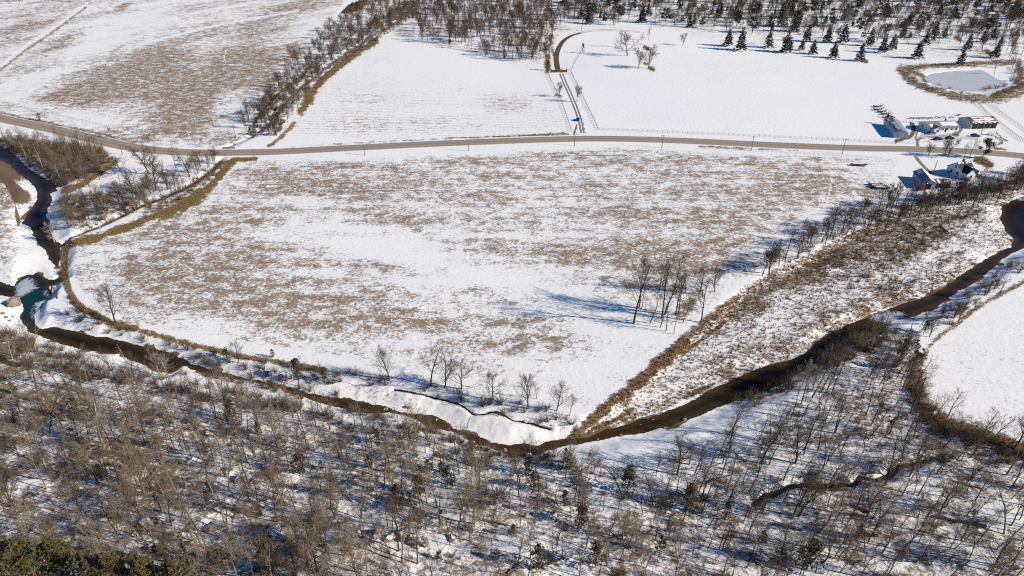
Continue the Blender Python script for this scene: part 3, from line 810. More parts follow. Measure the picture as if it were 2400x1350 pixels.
class Tubes:
    def __init__(s): s.V = []; s.F4 = []; s.F3 = []; s.n = 0
    def tube(s, P, r, k):
        P = np.asarray(P); m = len(P)
        for i in range(m):
            d = P[min(i + 1, m - 1)] - P[max(i - 1, 0)]; d = d / (np.linalg.norm(d) + 1e-9)
            u, v = frame(d)
            if i == m - 1 and k <= 4:
                s.V.append(P[i][None])
            else:
                a = np.arange(k) * 2 * np.pi / k
                s.V.append(P[i] + r[i] * (np.cos(a)[:, None] * u + np.sin(a)[:, None] * v))
        for i in range(m - 1):
            b = s.n + i * k
            if i == m - 2 and k <= 4:
                s.F3 += [(b + j, b + (j + 1) % k, b + k) for j in range(k)]
            else:
                s.F4 += [(b + j, b + (j + 1) % k, b + k + (j + 1) % k, b + k + j) for j in range(k)]
        s.n += (m - 1) * k + (1 if k <= 4 else k)
    def arrays(s):
        return (np.concatenate(s.V) if s.V else np.zeros((0, 3)), np.array(s.F4, np.int32).reshape(-1, 4), np.array(s.F3, np.int32).reshape(-1, 3))

def rot_dir(rng, d, ang):
    u, v = frame(d); a = rng.random() * 2 * np.pi
    q = d * np.cos(ang) + (u * np.cos(a) + v * np.sin(a)) * np.sin(ang)
    return q / np.linalg.norm(q)

def gen_tree(seed, form='forest', detail=3, thick=1.0):
    """bare deciduous tree, 10 m tall -> (trunk arrays, crown arrays)"""
    rng = np.random.default_rng(seed)
    T, C = Tubes(), Tubes()
    up = np.array([0, 0, 1.])
    rmin = .010 * thick
    def grow(p, d, L, r, lvl, trop):
        n = (7, 4, 3, 2, 1)[lvl] if lvl < 4 else 1
        P = [p]; dd = d
        for i in range(n):
            dd = dd + rng.normal(0, (.06, .15, .22, .28, .3)[lvl], 3) + up * trop * (.0 if lvl == 0 else .14)
            dd /= np.linalg.norm(dd); P.append(P[-1] + dd * L / n)
        P = np.array(P); tt = np.linspace(0, 1, n + 1)
        rr = np.maximum(r * (1 - tt * (.80 if lvl else .72)), rmin * .6)
        (T if lvl <= 1 else C).tube(P, rr, (7, 5, 4, 3, 3)[lvl])
        if lvl >= detail: return
        if form == 'forest':
            nc = (int(rng.integers(11, 16)), int(rng.integers(5, 8)), int(rng.integers(4, 7)), 3)[lvl]; lo = (.32, .25, .2, .2)[lvl]
        elif form == 'open':
            nc = (int(rng.integers(13, 17)), int(rng.integers(8, 11)), int(rng.integers(6, 8)), 4)[lvl]; lo = (.16, .22, .15, .2)[lvl]
        else:
            nc = (int(rng.integers(6, 9)), int(rng.integers(4, 6)), int(rng.integers(3, 6)), 3)[lvl]; lo = (.45, .3, .2, .2)[lvl]
        for j in range(nc):
            t = lo + (1 - lo) * ((j + rng.random()) / nc)
            q = np.array([np.interp(t, tt, P[:, a]) for a in range(3)])
            k = min(int(t * n), n - 1); base = P[k + 1] - P[k]; base /= np.linalg.norm(base)
            ang = R(rng.uniform(32, 62)) if lvl else R(rng.uniform(34, 66) if form != 'open' else rng.uniform(28, 66))
            nd = rot_dir(rng, base, ang)
            if lvl == 0:
                LL = {'forest': 3.4 * (1.12 - t) + 1.0, 'open': 4.6 * (1.25 - t) + .6, 'snag': 3.0 * (1.1 - t) + .8}[form] * rng.uniform(.7, 1.2)
            else:
                LL = L * rng.uniform(.38, .62) * (1.15 - .4 * t)
            grow(q, nd, LL, max(np.interp(t, tt, rr) * rng.uniform(.45, .62), rmin), lvl + 1, 1.0 if form != 'snag' else .3)
    H0 = 9.2 if form == 'forest' else 8.4 if form == 'open' else 9.4
    lean = np.array([rng.normal(0, .05), rng.normal(0, .05), 1.]); lean /= np.linalg.norm(lean)
    grow(np.array([0, 0, -.25]), lean, H0 + .25, (.125 if form != 'open' else .16) * (1 + .15 * (thick - 1)), 0, 0)
    return T.arrays(), C.arrays()

def leaf_quads(rng, cen, size, flat=.5):
    """one small spray per centre: a quad with random facing"""
    n = len(cen)
    a = rng.normal(0, 1, (n, 3)); a[:, 2] *= flat; a /= np.linalg.norm(a, axis=1)[:, None]
    b = rng.normal(0, 1, (n, 3)); b -= (b * a).sum(1)[:, None] * a; b /= np.linalg.norm(b, axis=1)[:, None]
    s = size * rng.uniform(.6, 1.4, (n, 1))
    V = np.stack([cen - a * s - b * s * .45, cen + a * s - b * s * .45, cen + a * s * .8 + b * s * .45, cen - a * s * .8 + b * s * .45], 1).reshape(-1, 3)
    return V, np.arange(4 * n).reshape(n, 4)

def gen_conifer(seed, kind='pine', n=900, leaf=.27):
    rng = np.random.default_rng(seed)
    T = Tubes(); T.tube(np.array([[0, 0, -.3], [.05, 0, 3], [0, .05, 6.5], [0, 0, 9.7]]), [.16, .12, .07, .02], 6)
    cs = []
    if kind == 'pine':
        nw = 13
        for i in range(nw):
            h = 1.3 + 8.2 * i / (nw - 1); Rr = (3.1 * (1 - (h / 10.2) ** 1.3) + .25)
            k = int(rng.integers(6, 9)) if h < 8 else 4
            ph = rng.random() * 6.28
            for j in range(k):
                a = ph + j * 6.283 / k + rng.normal(0, .15); L = Rr * rng.uniform(.65, 1.15)
                e = np.array([math.cos(a) * L, math.sin(a) * L, h - .22 * L + rng.normal(0, .15)])
                b = np.array([0, 0, h + .1])
                if L > .5: T.tube(np.array([b, (b + e) / 2 + [0, 0, .1], e]), [.04, .028, .012], 3)
                m = max(4, int(L * 5.5))
                t = np.sqrt(rng.random(m)); q = b + (e - b) * t[:, None] + rng.normal(0, .16, (m, 3)) * [1, 1, .6]
                cs.append(q)
        V, F = leaf_quads(rng, np.concatenate(cs), .36, .35)
    elif kind == 'cedar':
        m = n
        h = rng.random(m) ** .8 * 9.2 + .7
        lob = .75 + .25 * np.sin(rng.random() * 6 + h * 1.7)
        Rr = 3.6 * np.sin(np.clip((h + .9) / 11.3, 0, 1) * np.pi) ** .7 * (1.05 - h / 22) * lob
        a = rng.random(m) * 6.283; rad = Rr * np.sqrt(rng.random(m)) * (1 + .22 * np.sin(a * 3 + h))
        cen = np.stack([np.cos(a) * rad, np.sin(a) * rad, h], 1)
        keep = vnoise(cen[:, 0] * 1.1 + 50 + seed, cen[:, 2] * 1.1 + cen[:, 1] * .9 + 50, seed) > .47
        V, F = leaf_quads(rng, cen[keep], leaf, .9)
        for j in range(14):
            a = rng.random() * 6.28; hh = 1.5 + rng.random() * 6; L = 1.6 * (1 - hh / 12)
            T.tube(np.array([[0, 0, hh], [math.cos(a) * L * .6, math.sin(a) * L * .6, hh + .5], [math.cos(a) * L, math.sin(a) * L, hh + 1.1]]), [.05, .03, .01], 3)
    else:                      # broad evergreen with separate leafy clumps on limbs
        cen = []
        for j in range(26):
            a = rng.random() * 6.28; hh = 3.0 + rng.random() * 6.6; L = (2.6 * math.sin(math.pi * min(1, (hh - 1.5) / 8.9)) + .5) * rng.uniform(.5, 1.05)
            e = np.array([math.cos(a) * L, math.sin(a) * L, hh])
            T.tube(np.array([[0, 0, hh * .7], e * [.5, .5, 1] - [0, 0, .5], e]), [.07, .045, .02], 4)
            cen.append(e + rng.normal(0, 1, (70, 3)) * [.55, .55, .38])
        V, F = leaf_quads(rng, np.concatenate(cen), .22, .8)
    return T.arrays(), (V, F, np.zeros((0, 3), np.int32))

def gen_shrub(seed, stems=26, h=2.6, spread=.75, thick=1.0, twig=4):
    rng = np.random.default_rng(seed); C = Tubes()
    for i in range(stems):
        a = rng.random() * 6.283; o = rng.random() * .35
        d = np.array([math.cos(a) * spread * rng.random(), math.sin(a) * spread * rng.random(), 1.]); d /= np.linalg.norm(d)
        L = h * rng.uniform(.55, 1.1)
        P = [np.array([math.cos(a) * o, math.sin(a) * o, -.15])]
        for k in range(3):
            d = d + rng.normal(0, .16, 3); d /= np.linalg.norm(d); P.append(P[-1] + d * L / 3)
        P = np.array(P); C.tube(P, np.array([.024, .019, .014, .008]) * thick, 3)
        for j in range(twig):
            t = rng.uniform(.35, .95); q = np.array([np.interp(t * 3, range(4), P[:, x]) for x in range(3)])
            nd = rot_dir(rng, d, R(rng.uniform(25, 60))); C.tube(np.array([q, q + nd * L * rng.uniform(.2, .4)]), np.array([.012, .006]) * thick, 3)
    return C.arrays()

def combine(name, items):
    """items: list of ((V,F4,F3), x, y, z, scale, rot, leanx, leany) -> one merged mesh"""
    VV, Q, T3 = [], [], []; n = 0
    for (V, F4, F3), x, y, z, s, a, lx, ly in items:
        c, sn = math.cos(a), math.sin(a)
        P = np.empty_like(V)
        P[:, 0] = (V[:, 0] * c - V[:, 1] * sn) * s + x + V[:, 2] * s * lx
        P[:, 1] = (V[:, 0] * sn + V[:, 1] * c) * s + y + V[:, 2] * s * ly
        P[:, 2] = V[:, 2] * s + z
        VV.append(P); Q.append(F4 + n); T3.append(F3 + n); n += len(V)
    return mesh_np(name, np.concatenate(VV), [np.concatenate(Q), np.concatenate(T3)])

def cat_arrays(a, b):
    return (np.concatenate([a[0], b[0]]), np.concatenate([a[1], b[1] + len(a[0])]), np.concatenate([a[2], b[2] + len(a[0])]))

FOREST = [gen_tree(100 + i, 'forest', 4 if i < 6 else 3, 1.2) for i in range(9)]
OPEN = [gen_tree(200 + i, 'open', 3, 1.9) for i in range(5)]
SNAG = [gen_tree(300 + i, 'snag', 3, 1.25) for i in range(3)]
FARV = [gen_tree(400 + i, 'forest', 3, 2.6) for i in range(6)]
FARO = [gen_tree(450 + i, 'open', 3, 3.2) for i in range(5)]
FARS = [gen_tree(470 + i, 'snag', 3, 2.4) for i in range(3)]
LOWV = [gen_tree(500 + i, 'forest', 3, 1.35) for i in range(5)]
PINES = [gen_conifer(600 + i, 'pine') for i in range(5)]
CEDARS = [gen_conifer(650 + i, 'cedar', 1100) for i in range(5)]
BIGCEDARS = [gen_conifer(670 + i, 'cedar', 4200, .15) for i in range(3)]
PINES2 = [gen_conifer(680 + i, 'broad') for i in range(4)]
HOLLY = gen_conifer(690, 'broad')
SHRUBS = [gen_shrub(700 + i, 30, 2.6, .8, 1.3) for i in range(5)]

_mesh_cache = {}
def get_meshes(key, parts, mats):
    """trunk and crown mesh datablocks, shared by every copy of one variant"""
    if key not in _mesh_cache:
        out = []
        for nm, arr, m in zip(("trunk", "crown"), parts, mats):
            me = mesh_np(nm, arr[0], [arr[1], arr[2]]); me.materials.append(m); out.append(me)
        _mesh_cache[key] = out
    return _mesh_cache[key]

def plant(name, key, parts, mats, x, y, z, h, rz, label, cat, group=None, lean=(0, 0)):
    t, c = get_meshes(key, parts, mats)
    o = thing(name, label, cat, (x, y, z), rz, group)
    s = h / 10.0
    kx = random.uniform(.82, 1.22)
    o.scale = (s * kx, s * kx, s)
    o.rotation_euler = Matrix.Rotation(lean[0], 3, 'Y').to_4x4().to_euler() if lean[0] else (0, 0, rz)
    if lean[0]: o.rotation_euler = (Matrix.Rotation(lean[0], 3, 'Y') @ Matrix.Rotation(rz, 3, 'Z')).to_euler()
    link("trunk", t, None, o); link("crown", c, None, o)
    return o

BARK = {'tan': ('bark_tan', 'twig_tan'), 'dark': ('bark_dark', 'twig_dark'), 'pale': ('bark_pale', 'twig_pale')}
def bare(setname, i, tone):
    arr = dict(F=FOREST, O=OPEN, S=SNAG, R=FARV, L=LOWV, f=FARV, o=FARO, s=FARS)[setname]
    i %= len(arr)
    return (setname, i, tone), arr[i], [M[k] for k in BARK[tone]]

def bare_tree(px, py, hpx, setname, i, tone, label, group=None, lean=0., name="bare_tree"):
    """open-standing tree: foot at the photo pixel, height in photo pixels"""
    x, y, z = G(px, py)
    d = math.atan2(HC - z, y)
    h = hpx / px_per_m(x, y, z) / max(.35, math.cos(d)) * 1.0
    if y > 235: setname = setname.lower()
    k, p, m = bare(setname, i, tone)
    return plant(name, k, p, m, x, y, z, h, random.random() * 6.28, label, "tree", group, (lean, 0))

def scatter(poly, spacing, seed, z=0, jitter=.85, maxn=5000):
    """jittered points of a photo polygon laid on the ground, roughly `spacing` metres apart"""
    rng = np.random.default_rng(seed)
    p = np.asarray(poly, float)
    gx, gy, _ = ground(p[:, 0], p[:, 1])
    P = np.stack([gx, gy], 1)
    xs = np.arange(P[:, 0].min(), P[:, 0].max(), spacing); ys = np.arange(P[:, 1].min(), P[:, 1].max(), spacing)
    xx, yy = np.meshgrid(xs, ys); xx = xx.ravel(); yy = yy.ravel()
    xx = xx + (rng.random(len(xx)) - .5) * spacing * jitter * 2; yy = yy + (rng.random(len(yy)) - .5) * spacing * jitter * 2
    k = inside(xx, yy, P)
    return xx[k], yy[k], height(xx[k], yy[k])

def wet(x, y):
    """signed distance to open water"""
    r = 1e3
    for k in ('creek_upper', 'creek_pool', 'creek_bend', 'river'):
        P = W[k]
        if P[:, 0].min() - 4 < x < P[:, 0].max() + 4 and P[:, 1].min() - 4 < y < P[:, 1].max() + 4:
            r = min(r, float(sdist(np.array([x]), np.array([y]), P)[0]))
    return r
# ------------------------------------------------------------------ buildings
def on_ground(x, y): return float(height(x, y)[0])

def gable(name, label, a, b, half, z_eave, z_ridge, roof_m, wall_m, over=.35, asym=0., cat="building", y_off=0.):
    """gable-roofed building whose ridge runs a->b (ground points); returns root, local axes length"""
    a = np.array(a); b = np.array(b); c = (a + b) / 2; L = float(np.linalg.norm(b - a)); rz = math.atan2(b[1] - a[1], b[0] - a[0])
    z0 = on_ground(c[0], c[1])
    root = thing(name, label, cat, (c[0], c[1], z0), rz)
    hl = L / 2
    # walls with pentagon gable ends, built as one shell
    MB().add([(-hl, -half, -.4), (hl, -half, -.4), (hl, half, -.4), (-hl, half, -.4), (-hl, -half, z_eave), (hl, -half, z_eave), (hl, half, z_eave), (-hl, half, z_eave), (-hl, 0, z_ridge), (hl, 0, z_ridge)],
             [(0, 1, 5, 4), (2, 3, 7, 6), (1, 2, 6, 9, 5), (3, 0, 4, 8, 7), (3, 2, 1, 0)]).build("wall", wall_m, root)
    sl = (z_ridge - z_eave) / half
    roof = MB()
    for sgn in (-1, 1):
        e = half + over
        p = [(-hl - over, 0, z_ridge + .05), (hl + over, 0, z_ridge + .05), (hl + over, sgn * e, z_ridge + .05 - sl * e), (-hl - over, sgn * e, z_ridge + .05 - sl * e)]
        q = [(x, y, z + .14) for x, y, z in p]
        f = [(0, 1, 2, 3), (7, 6, 5, 4), (0, 4, 5, 1), (1, 5, 6, 2), (2, 6, 7, 3), (3, 7, 4, 0)]
        if sgn > 0: f = [tuple(reversed(t)) for t in f]
        roof.add(p + q, f)
    ro = roof.build("roof", roof_m, root)
    return root, ro, hl, sl

def roof_snow(roof, sl, z_ridge, x0, x1, d0, d1, sgn, seed, th=.10):
    """an uneven slab of snow lying on a roof slope: from x0..x1 along, d0..d1 down the slope"""
    rng = np.random.default_rng(seed); n = 9
    top = []; V = []
    for i in range(n + 1):
        x = x0 + (x1 - x0) * i / n
        V.append((x, d0 + rng.uniform(0, .25))); top.append((x, d1 + rng.uniform(-.5, .3)))
    P = V + top[::-1]
    z = lambda d, h: z_ridge + .05 + .14 - sl * d + h
    k = len(P)
    vv = [(x, sgn * d, z(d, .01)) for x, d in P] + [(x, sgn * d, z(d, th)) for x, d in P]
    ff = []
    for i in range(n):
        ff.append((k + i, k + i + 1, k + (k - 2 - i), k + (k - 1 - i)))
    ff += [(i, (i + 1) % k, k + (i + 1) % k, k + i) for i in range(k)]
    MB().add(vv, ff).build("snow_patch", M['snow'], roof)

def opening(root, name, m, x, y, z, w_, h_, face, child=None, thick=.08):
    """door or window standing proud of a wall: face '-y','+y','-x','+x'"""
    d = (w_, thick, h_) if face[1] == 'y' else (thick, w_, h_)
    s = -1 if face[0] == '-' else 1
    off = (0, s * thick * .5, 0) if face[1] == 'y' else (s * thick * .5, 0, 0)
    o = MB().box((x + off[0], y + off[1], z), d).build(name, m, root)
    if child:
        d2 = (w_ * .8, .03, h_ * .8) if face[1] == 'y' else (.03, w_ * .8, h_ * .8)
        off2 = (0, s * (thick + .012), 0) if face[1] == 'y' else (s * (thick + .012), 0, 0)
        MB().box((x + off2[0], y + off2[1], z), d2).build(child, M['glass'], o)
    return o

def W2(px, py, z=0.): return np.array([float(v) for v in atz(px, py, z)])

# grey metal shed, gable to the road
e1 = W2(2130, 311, 3.2); e2 = W2(2104, 280, 3.2)
ax = (e1 - e2) / np.linalg.norm(e1 - e2); nrm = np.array([ax[1], -ax[0]])
if nrm[0] > 0: nrm = -nrm
hw = 3.3
a, b = e2 + nrm * hw, e1 + nrm * hw
shed, r1, hl, sl = gable("metal_shed", "long grey metal shed with a strip of snow along its ridge", a, b, hw, 3.2, 4.5, M['grey_metal'], M['grey_wall'])
sg = 1 if (Matrix.Rotation(shed.rotation_euler.z, 2) @ Vector((0, 1))).x < 0 else -1
roof_snow(r1, sl, 4.5, -hl * .35, hl * .85, .15, 1.9, sg, 1)
roof_snow(r1, sl, 4.5, -hl * .95, -hl * .6, 1.6, 2.9, sg, 2)
opening(shed, "door", M['white_wall'], hl, 0, 1.5, 2.6, 3.0, '+x')
opening(shed, "side_door", M['dark_void'], -hl * .3, -sg * hw, 1.2, 1.2, 2.2, '+y' if sg < 0 else '-y')

# white ranch house with a grey roof
a = W2(2170, 284, 4.4); b = W2(2238, 282, 4.4)
house, r2, hl, sl = gable("ranch_house", "long low white house with grey metal roof and ragged snow", a, b, 5.2, 2.7, 4.4, M['grey_metal'], M['white_wall'], .5, cat="house")
roof_snow(r2, sl, 4.4, -hl * .15, hl * .95, .8, 4.4, -1, 3); roof_snow(r2, sl, 4.4, -hl * .95, -hl * .55, 2.5, 5.2, -1, 4)
for x in (-.1, .2, .5, .8): opening(house, "window", M['white_wall'], hl * x, -5.2, 1.55, 1.3, 1.2, '-y', "pane")
opening(house, "door", M['dark_void'], hl * .35 - 2.0, -5.2, 1.05, 1.0, 2.1, '-y')
opening(house, "window", M['white_wall'], -hl, 1.5, 1.6, 1.3, 1.1, '-x', "pane")
wx = -hl * .62
MB().add([(wx - 2.4, -7.4, -.4), (wx + 2.4, -7.4, -.4), (wx + 2.4, -5.21, -.4), (wx - 2.4, -5.21, -.4), (wx - 2.4, -7.4, 2.6), (wx + 2.4, -7.4, 2.6), (wx + 2.4, -5.21, 2.6), (wx - 2.4, -5.21, 2.6), (wx, -7.4, 3.8), (wx, -5.21, 3.8)],
         [(0, 1, 5, 8, 4), (1, 2, 6, 5), (3, 0, 4, 7), (2, 3, 7, 9, 6)]).build("porch_wing", M['white_wall'], house)
wr = MB()
for s in (-1, 1):
    p = [(wx, -7.9, 3.9), (wx, -3.0, 3.9), (wx + s * 2.9, -3.0, 2.45), (wx + s * 2.9, -7.9, 2.45)]
    q = [(x, y, z + .12) for x, y, z in p]
    f = [(3, 2, 1, 0), (4, 5, 6, 7), (0, 1, 5, 4), (1, 2, 6, 5), (2, 3, 7, 6), (3, 0, 4, 7)]
    wr.add(p + q, f if s > 0 else [tuple(reversed(t)) for t in f])
wro = wr.build("porch_roof", M['grey_metal'], house)
opening(house, "window", M['white_wall'], wx, -7.4, 1.5, 1.6, 1.3, '-y', "pane")
MB().box((hl * .4, 0.6, 4.7), (.7, .7, 1.3)).build("chimney", M['brick'], r2)

# open-fronted red-roofed shed
a = W2(2266, 274, 5.0); b = W2(2326, 272, 5.0)
red, r3, hl, sl = gable("red_roof_shed", "open fronted shed with a rusty red roof under bands of snow", a, b, 5.6, 2.9, 5.0, M['rust_roof'], M['grey_wall'], .4)
roof_snow(r3, sl, 5.0, -hl * .75, hl * .85, .5, 1.5, -1, 5); roof_snow(r3, sl, 5.0, -hl * .7, hl * .92, 1.9, 3.6, -1, 6); roof_snow(r3, sl, 5.0, -hl * .9, hl * .95, 4.0, 4.9, -1, 7)
for i in range(5): roof_snow(r3, sl, 5.0, -hl * .8 + i * hl * .36, -hl * .8 + i * hl * .36 + 1.5, 5.1, 5.9, -1, 20 + i)
for i in range(4): opening(red, "bay_shade", M['dark_void'], -hl * .72 + i * hl * .48, -5.6, 1.3, hl * .44, 2.6, '-y')  # dark panels on the closed wall paint the shade of the open front

# farmhouse with crossing dark roofs
a = W2(2243, 382, 6.0); b = W2(2273, 379, 6.0)
farm, r4, hl, sl = gable("farmhouse", "white farmhouse with steep dark crossing roofs and snow in the valleys", a, b, 4.4, 3.1, 6.2, M['dark_roof'], M['white_wall'], .4, cat="house")
roof_snow(r4, sl, 6.2, -hl * .95, -hl * .1, .1, .9, -1, 8); roof_snow(r4, sl, 6.2, hl * .2, hl * .95, .1, .7, -1, 9); roof_snow(r4, sl, 6.2, hl * .55, hl * .95, 2.6, 4.2, -1, 10)
for x in (-.6, 0): opening(farm, "window", M['white_wall'], hl * x, -4.4, 1.6, 1.0, 1.4, '-y', "pane")
for y in (-2, 1.6): opening(farm, "window", M['dark_void'], -hl, y, 1.6, 1.0, 1.4, '-x', "pane")
opening(farm, "window", M['dark_void'], -hl, -.2, 4.3, .9, 1.2, '-x', "pane")
cg = MB(); cw = MB()
cw.add([(-2.6, -6.6, -.4), (2.2, -6.6, -.4), (2.2, -4.41, -.4), (-2.6, -4.41, -.4), (-2.6, -6.6, 3.0), (2.2, -6.6, 3.0), (2.2, -4.41, 3.0), (-2.6, -4.41, 3.0), (-.2, -6.6, 5.3), (-.2, -4.41, 5.3)],
       [(0, 1, 5, 8, 4), (1, 2, 6, 5), (3, 0, 4, 7), (2, 3, 7, 9, 6)])
cw.build("front_gable", M['white_wall'], farm)
for s in (-1, 1):
    p = [(-.2, -7.0, 5.45), (-.2, -.8, 5.45), (-.2 + s * 2.8, -.8, 2.85), (-.2 + s * 2.8, -7.0, 2.85)]
    q = [(x, y, z + .14) for x, y, z in p]
    f = [(3, 2, 1, 0), (4, 5, 6, 7), (0, 1, 5, 4), (1, 2, 6, 5), (2, 3, 7, 6), (3, 0, 4, 7)]
    cg.add(p + q, f if s > 0 else [tuple(reversed(t)) for t in f])
cg.build("gable_roof", M['dark_roof'], farm)
opening(farm, "window", M['white_wall'], -.2, -6.6, 1.6, 1.4, 1.3, '-y', "pane")
MB().box((hl + 1.6, -1.2, 1.1), (3.16, 5.0, 3.0)).build("lean_to", M['brick'], farm)
MB().box((hl + 1.75, -1.2, 2.85), (3.5, 5.6, .16), 0, ('Y', .18)).build("lean_to_roof", M['dark_roof'], farm)
MB().box((.8, .9, 6.5), (.8, .8, 1.6)).build("chimney", M['brick'], r4)

# grey barn and rusty lean-to below the road
a = W2(2160, 396, 4.5); b = W2(2181, 422, 4.5)
barn, r5, hl, sl = gable("grey_barn", "narrow grey barn with dark roof and one pale translucent roof panel", a, b, 2.9, 3.0, 4.5, M['grey_metal'], M['grey_wall'], .35, cat="barn")
sgb = 1 if (Matrix.Rotation(barn.rotation_euler.z, 2) @ Vector((0, 1))).x > 0 else -1
roof_snow(r5, sl, 4.5, -hl * .95, hl * .95, .05, 2.9, sgb, 11, .08)
roof_snow(r5, sl, 4.5, -hl * .85, -hl * .3, .5, 2.3, -sgb, 12)
for i in range(3): opening(barn, "window", M['white_wall'], -hl * .6 + i * hl * .5, -sgb * 2.9, 1.7, 1.0, 1.0, '-y' if sgb > 0 else '+y', "pane")
opening(barn, "door", M['dark_void'], hl, 0, 1.3, 2.2, 2.5, '+x')
a = W2(2184, 421, 3.0); b = W2(2222, 421, 3.0)
lean, r6, hl, sl = gable("rusty_shed", "low long shed patched with rust red roof sheets and snow", a, b, 2.7, 2.1, 3.0, M['rust_panel'], M['dark_void'], .3, cat="shed")
roof_snow(r6, sl, 3.0, -hl * .5, -hl * .2, .2, 2.7, -1, 13); roof_snow(r6, sl, 3.0, hl * .3, hl * .9, .9, 2.2, -1, 14); roof_snow(r6, sl, 3.0, -hl * .98, -hl * .8, .1, 2.6, -1, 15)
for i in range(3): opening(lean, "bay_shade", M['dark_void'], -hl * .6 + i * hl * .6, -2.7, .95, hl * .5, 1.7, '-y')  # dark panels painted for the shade inside the openings

# ------------------------------------------------------------------ vehicles and farm machines
def car(px, py, rz, paint, label, kind="car"):
    x, y, z = G(px, py)
    t = thing("parked_car", label, kind, (x, y, z), rz, None)
    L, Wd = 4.6, 1.8
    body = [(-2.3, .35), (-2.3, .85), (-1.9, .98), (-.9, 1.02), (1.0, 1.0), (2.1, .88), (2.3, .65), (2.3, .35)]
    bo = MB().prism(body, -Wd / 2, Wd / 2).build("body", paint, t)
    MB().prism([(-1.75, .99), (-1.25, 1.48), (.45, 1.50), (1.15, 1.01)], -Wd / 2 + .12, Wd / 2 - .12).build("windows", M['glass'], t)
    MB().prism([(-1.22, 1.47), (-1.15, 1.56), (.38, 1.57), (.45, 1.50)], -Wd / 2 + .1, Wd / 2 - .1).build("cabin_roof", paint, t)
    for sx in (-1.4, 1.42):
        for sy in (-1, 1):
            wh = MB().ring((sx, sy * (Wd / 2 - .1), .33), (0, 1, 0), .23, .11).build("wheel", M['rubber'], t)
            MB().bar((sx, sy * (Wd / 2 - .18), .33), (sx, sy * (Wd / 2 - .02), .33), .16, 8).build("rim", M['grey_metal'], wh)
    for sy in (-.62, .62):
        MB().box((2.3, sy, .72), (.06, .34, .16)).build("headlight", M['white_wall'], t)
        MB().box((-2.3, sy, .78), (.06, .3, .16)).build("tail_light", M['car_red'], t)
    return t
car(2198, 328, .1, M['car_navy'], "navy car parked in the snowy yard in front of the ranch house porch")
car(2226, 326, .1, M['car_black'], "black car parked in the snow nearest the road")
car(2285, 320, -.3, M['car_navy'], "dark blue car parked below the red roofed shed")
car(2183, 314, .15, M['car_grey'], "grey car at the left end of the ranch house")
car(2231, 405, .05, M['car_red'], "red car parked in the shadow of the white farmhouse")
car(2158, 446, .2, M['car_red'], "dark red car half hidden by branches below the rusty shed")
car(1354, 282, 1.35, M['car_blue'], "blue car standing on the lane near its junction with the road")

def implement(px, py, L, m, label, rz=0.06):
    x, y, z = G(px, py)
    t = thing("farm_wagon", label, "farm wagon", (x, y, z), rz)
    f = MB(); hl = L / 2
    for s in (-.8, .8): f.bar((-hl, s, .75), (hl, s, .75), .11)
    for i in range(6): f.bar((-hl + L * i / 5, -.8, .75), (-hl + L * i / 5, .8, .75), .09)
    f.build("frame", m, t)
    d = MB()
    for i in range(5): d.box((0, -.72 + i * .36, .9), (L * .96, .30, .09))
    d.build("deck", m, t)
    MB().box((-.2, .25, .99), (L * .7, .9, .08)).build("snow_patch", M['snow'], t)
    MB().bar((hl, 0, .75), (hl + 1.1, 0, 1.5), .08).bar((hl + 1.1, 0, 1.5), (hl + 1.8, 0, 1.0), .07).build("tongue", M['implement_dark'], t)
    MB().bar((hl - .1, -.8, .8), (hl - .1, -.8, 1.9), .06).bar((hl - .1, .8, .8), (hl - .1, .8, 1.9), .06).bar((hl - .1, -.8, 1.9), (hl - .1, .8, 1.9), .06).build("headboard", m, t)
    for sx in (-hl * .6, hl * .6):
        for s in (-1, 1): MB().ring((sx, s * .95, .42), (0, 1, 0), .28, .13, 12, 5).build("wheel", M['rubber'], t)
implement(2056, 251, 5.2, M['implement_dark'], "dark flat farm wagon farthest behind the metal shed")
implement(2057, 258, 5.4, M['implement_red'], "faded red farm wagon second from the far end of the row")
implement(2066, 263, 5.0, M['implement_rust'], "rust brown farm wagon in the middle of the row behind the shed")
implement(2074, 268, 5.2, M['implement_dark'], "dark farm wagon beside the yellow tractor")
implement(2012, 388.5, 7.5, M['implement_rust'], "long rusty farm wagon alone in the snow south of the road", -.12)
implement(2050, 434, 6.0, M['implement_rust'], "rusty wagon at the back of the three in the field corner", -.08)
implement(2058, 439, 7.5, M['implement_red'], "reddish wagon in the middle of the three in the field corner", -.08)
implement(2066, 443, 7.0, M['implement_rust'], "rusty wagon at the front of the three in the field corner", -.08)

x, y, z = G(2084, 276)
t = thing("yellow_tractor", "old yellow tractor standing behind the grey metal shed", "tractor", (x, y, z), -.5)
MB().prism([(-1.4, .7), (-1.4, 1.5), (.2, 1.55), (1.9, 1.35), (2.0, .7)], -.42, .42).build("body", M['yellow'], t)
MB().bar((-.9, -.6, 1.5), (-.9, -.6, 2.6), .05).bar((-.9, .6, 1.5), (-.9, .6, 2.6), .05).box((-.7, 0, 2.65), (1.5, 1.5, .08)).build("canopy", M['yellow'], t)
MB().box((-.7, 0, 1.75), (.5, .6, .5)).build("seat", M['rubber'], t)
MB().box((2.5, 0, .6), (.9, 2.0, .5)).bar((.5, -.5, 1.2), (2.4, -.7, .8), .08).bar((.5, .5, 1.2), (2.4, .7, .8), .08).build("bucket", M['yellow'], t)
for s in (-1, 1):
    MB().ring((-.9, s * .85, .8), (0, 1, 0), .55, .25, 14, 6).build("rear_wheel", M['rubber'], t)
    MB().ring((1.4, s * .75, .5), (0, 1, 0), .34, .15, 12, 6).build("front_wheel", M['rubber'], t)

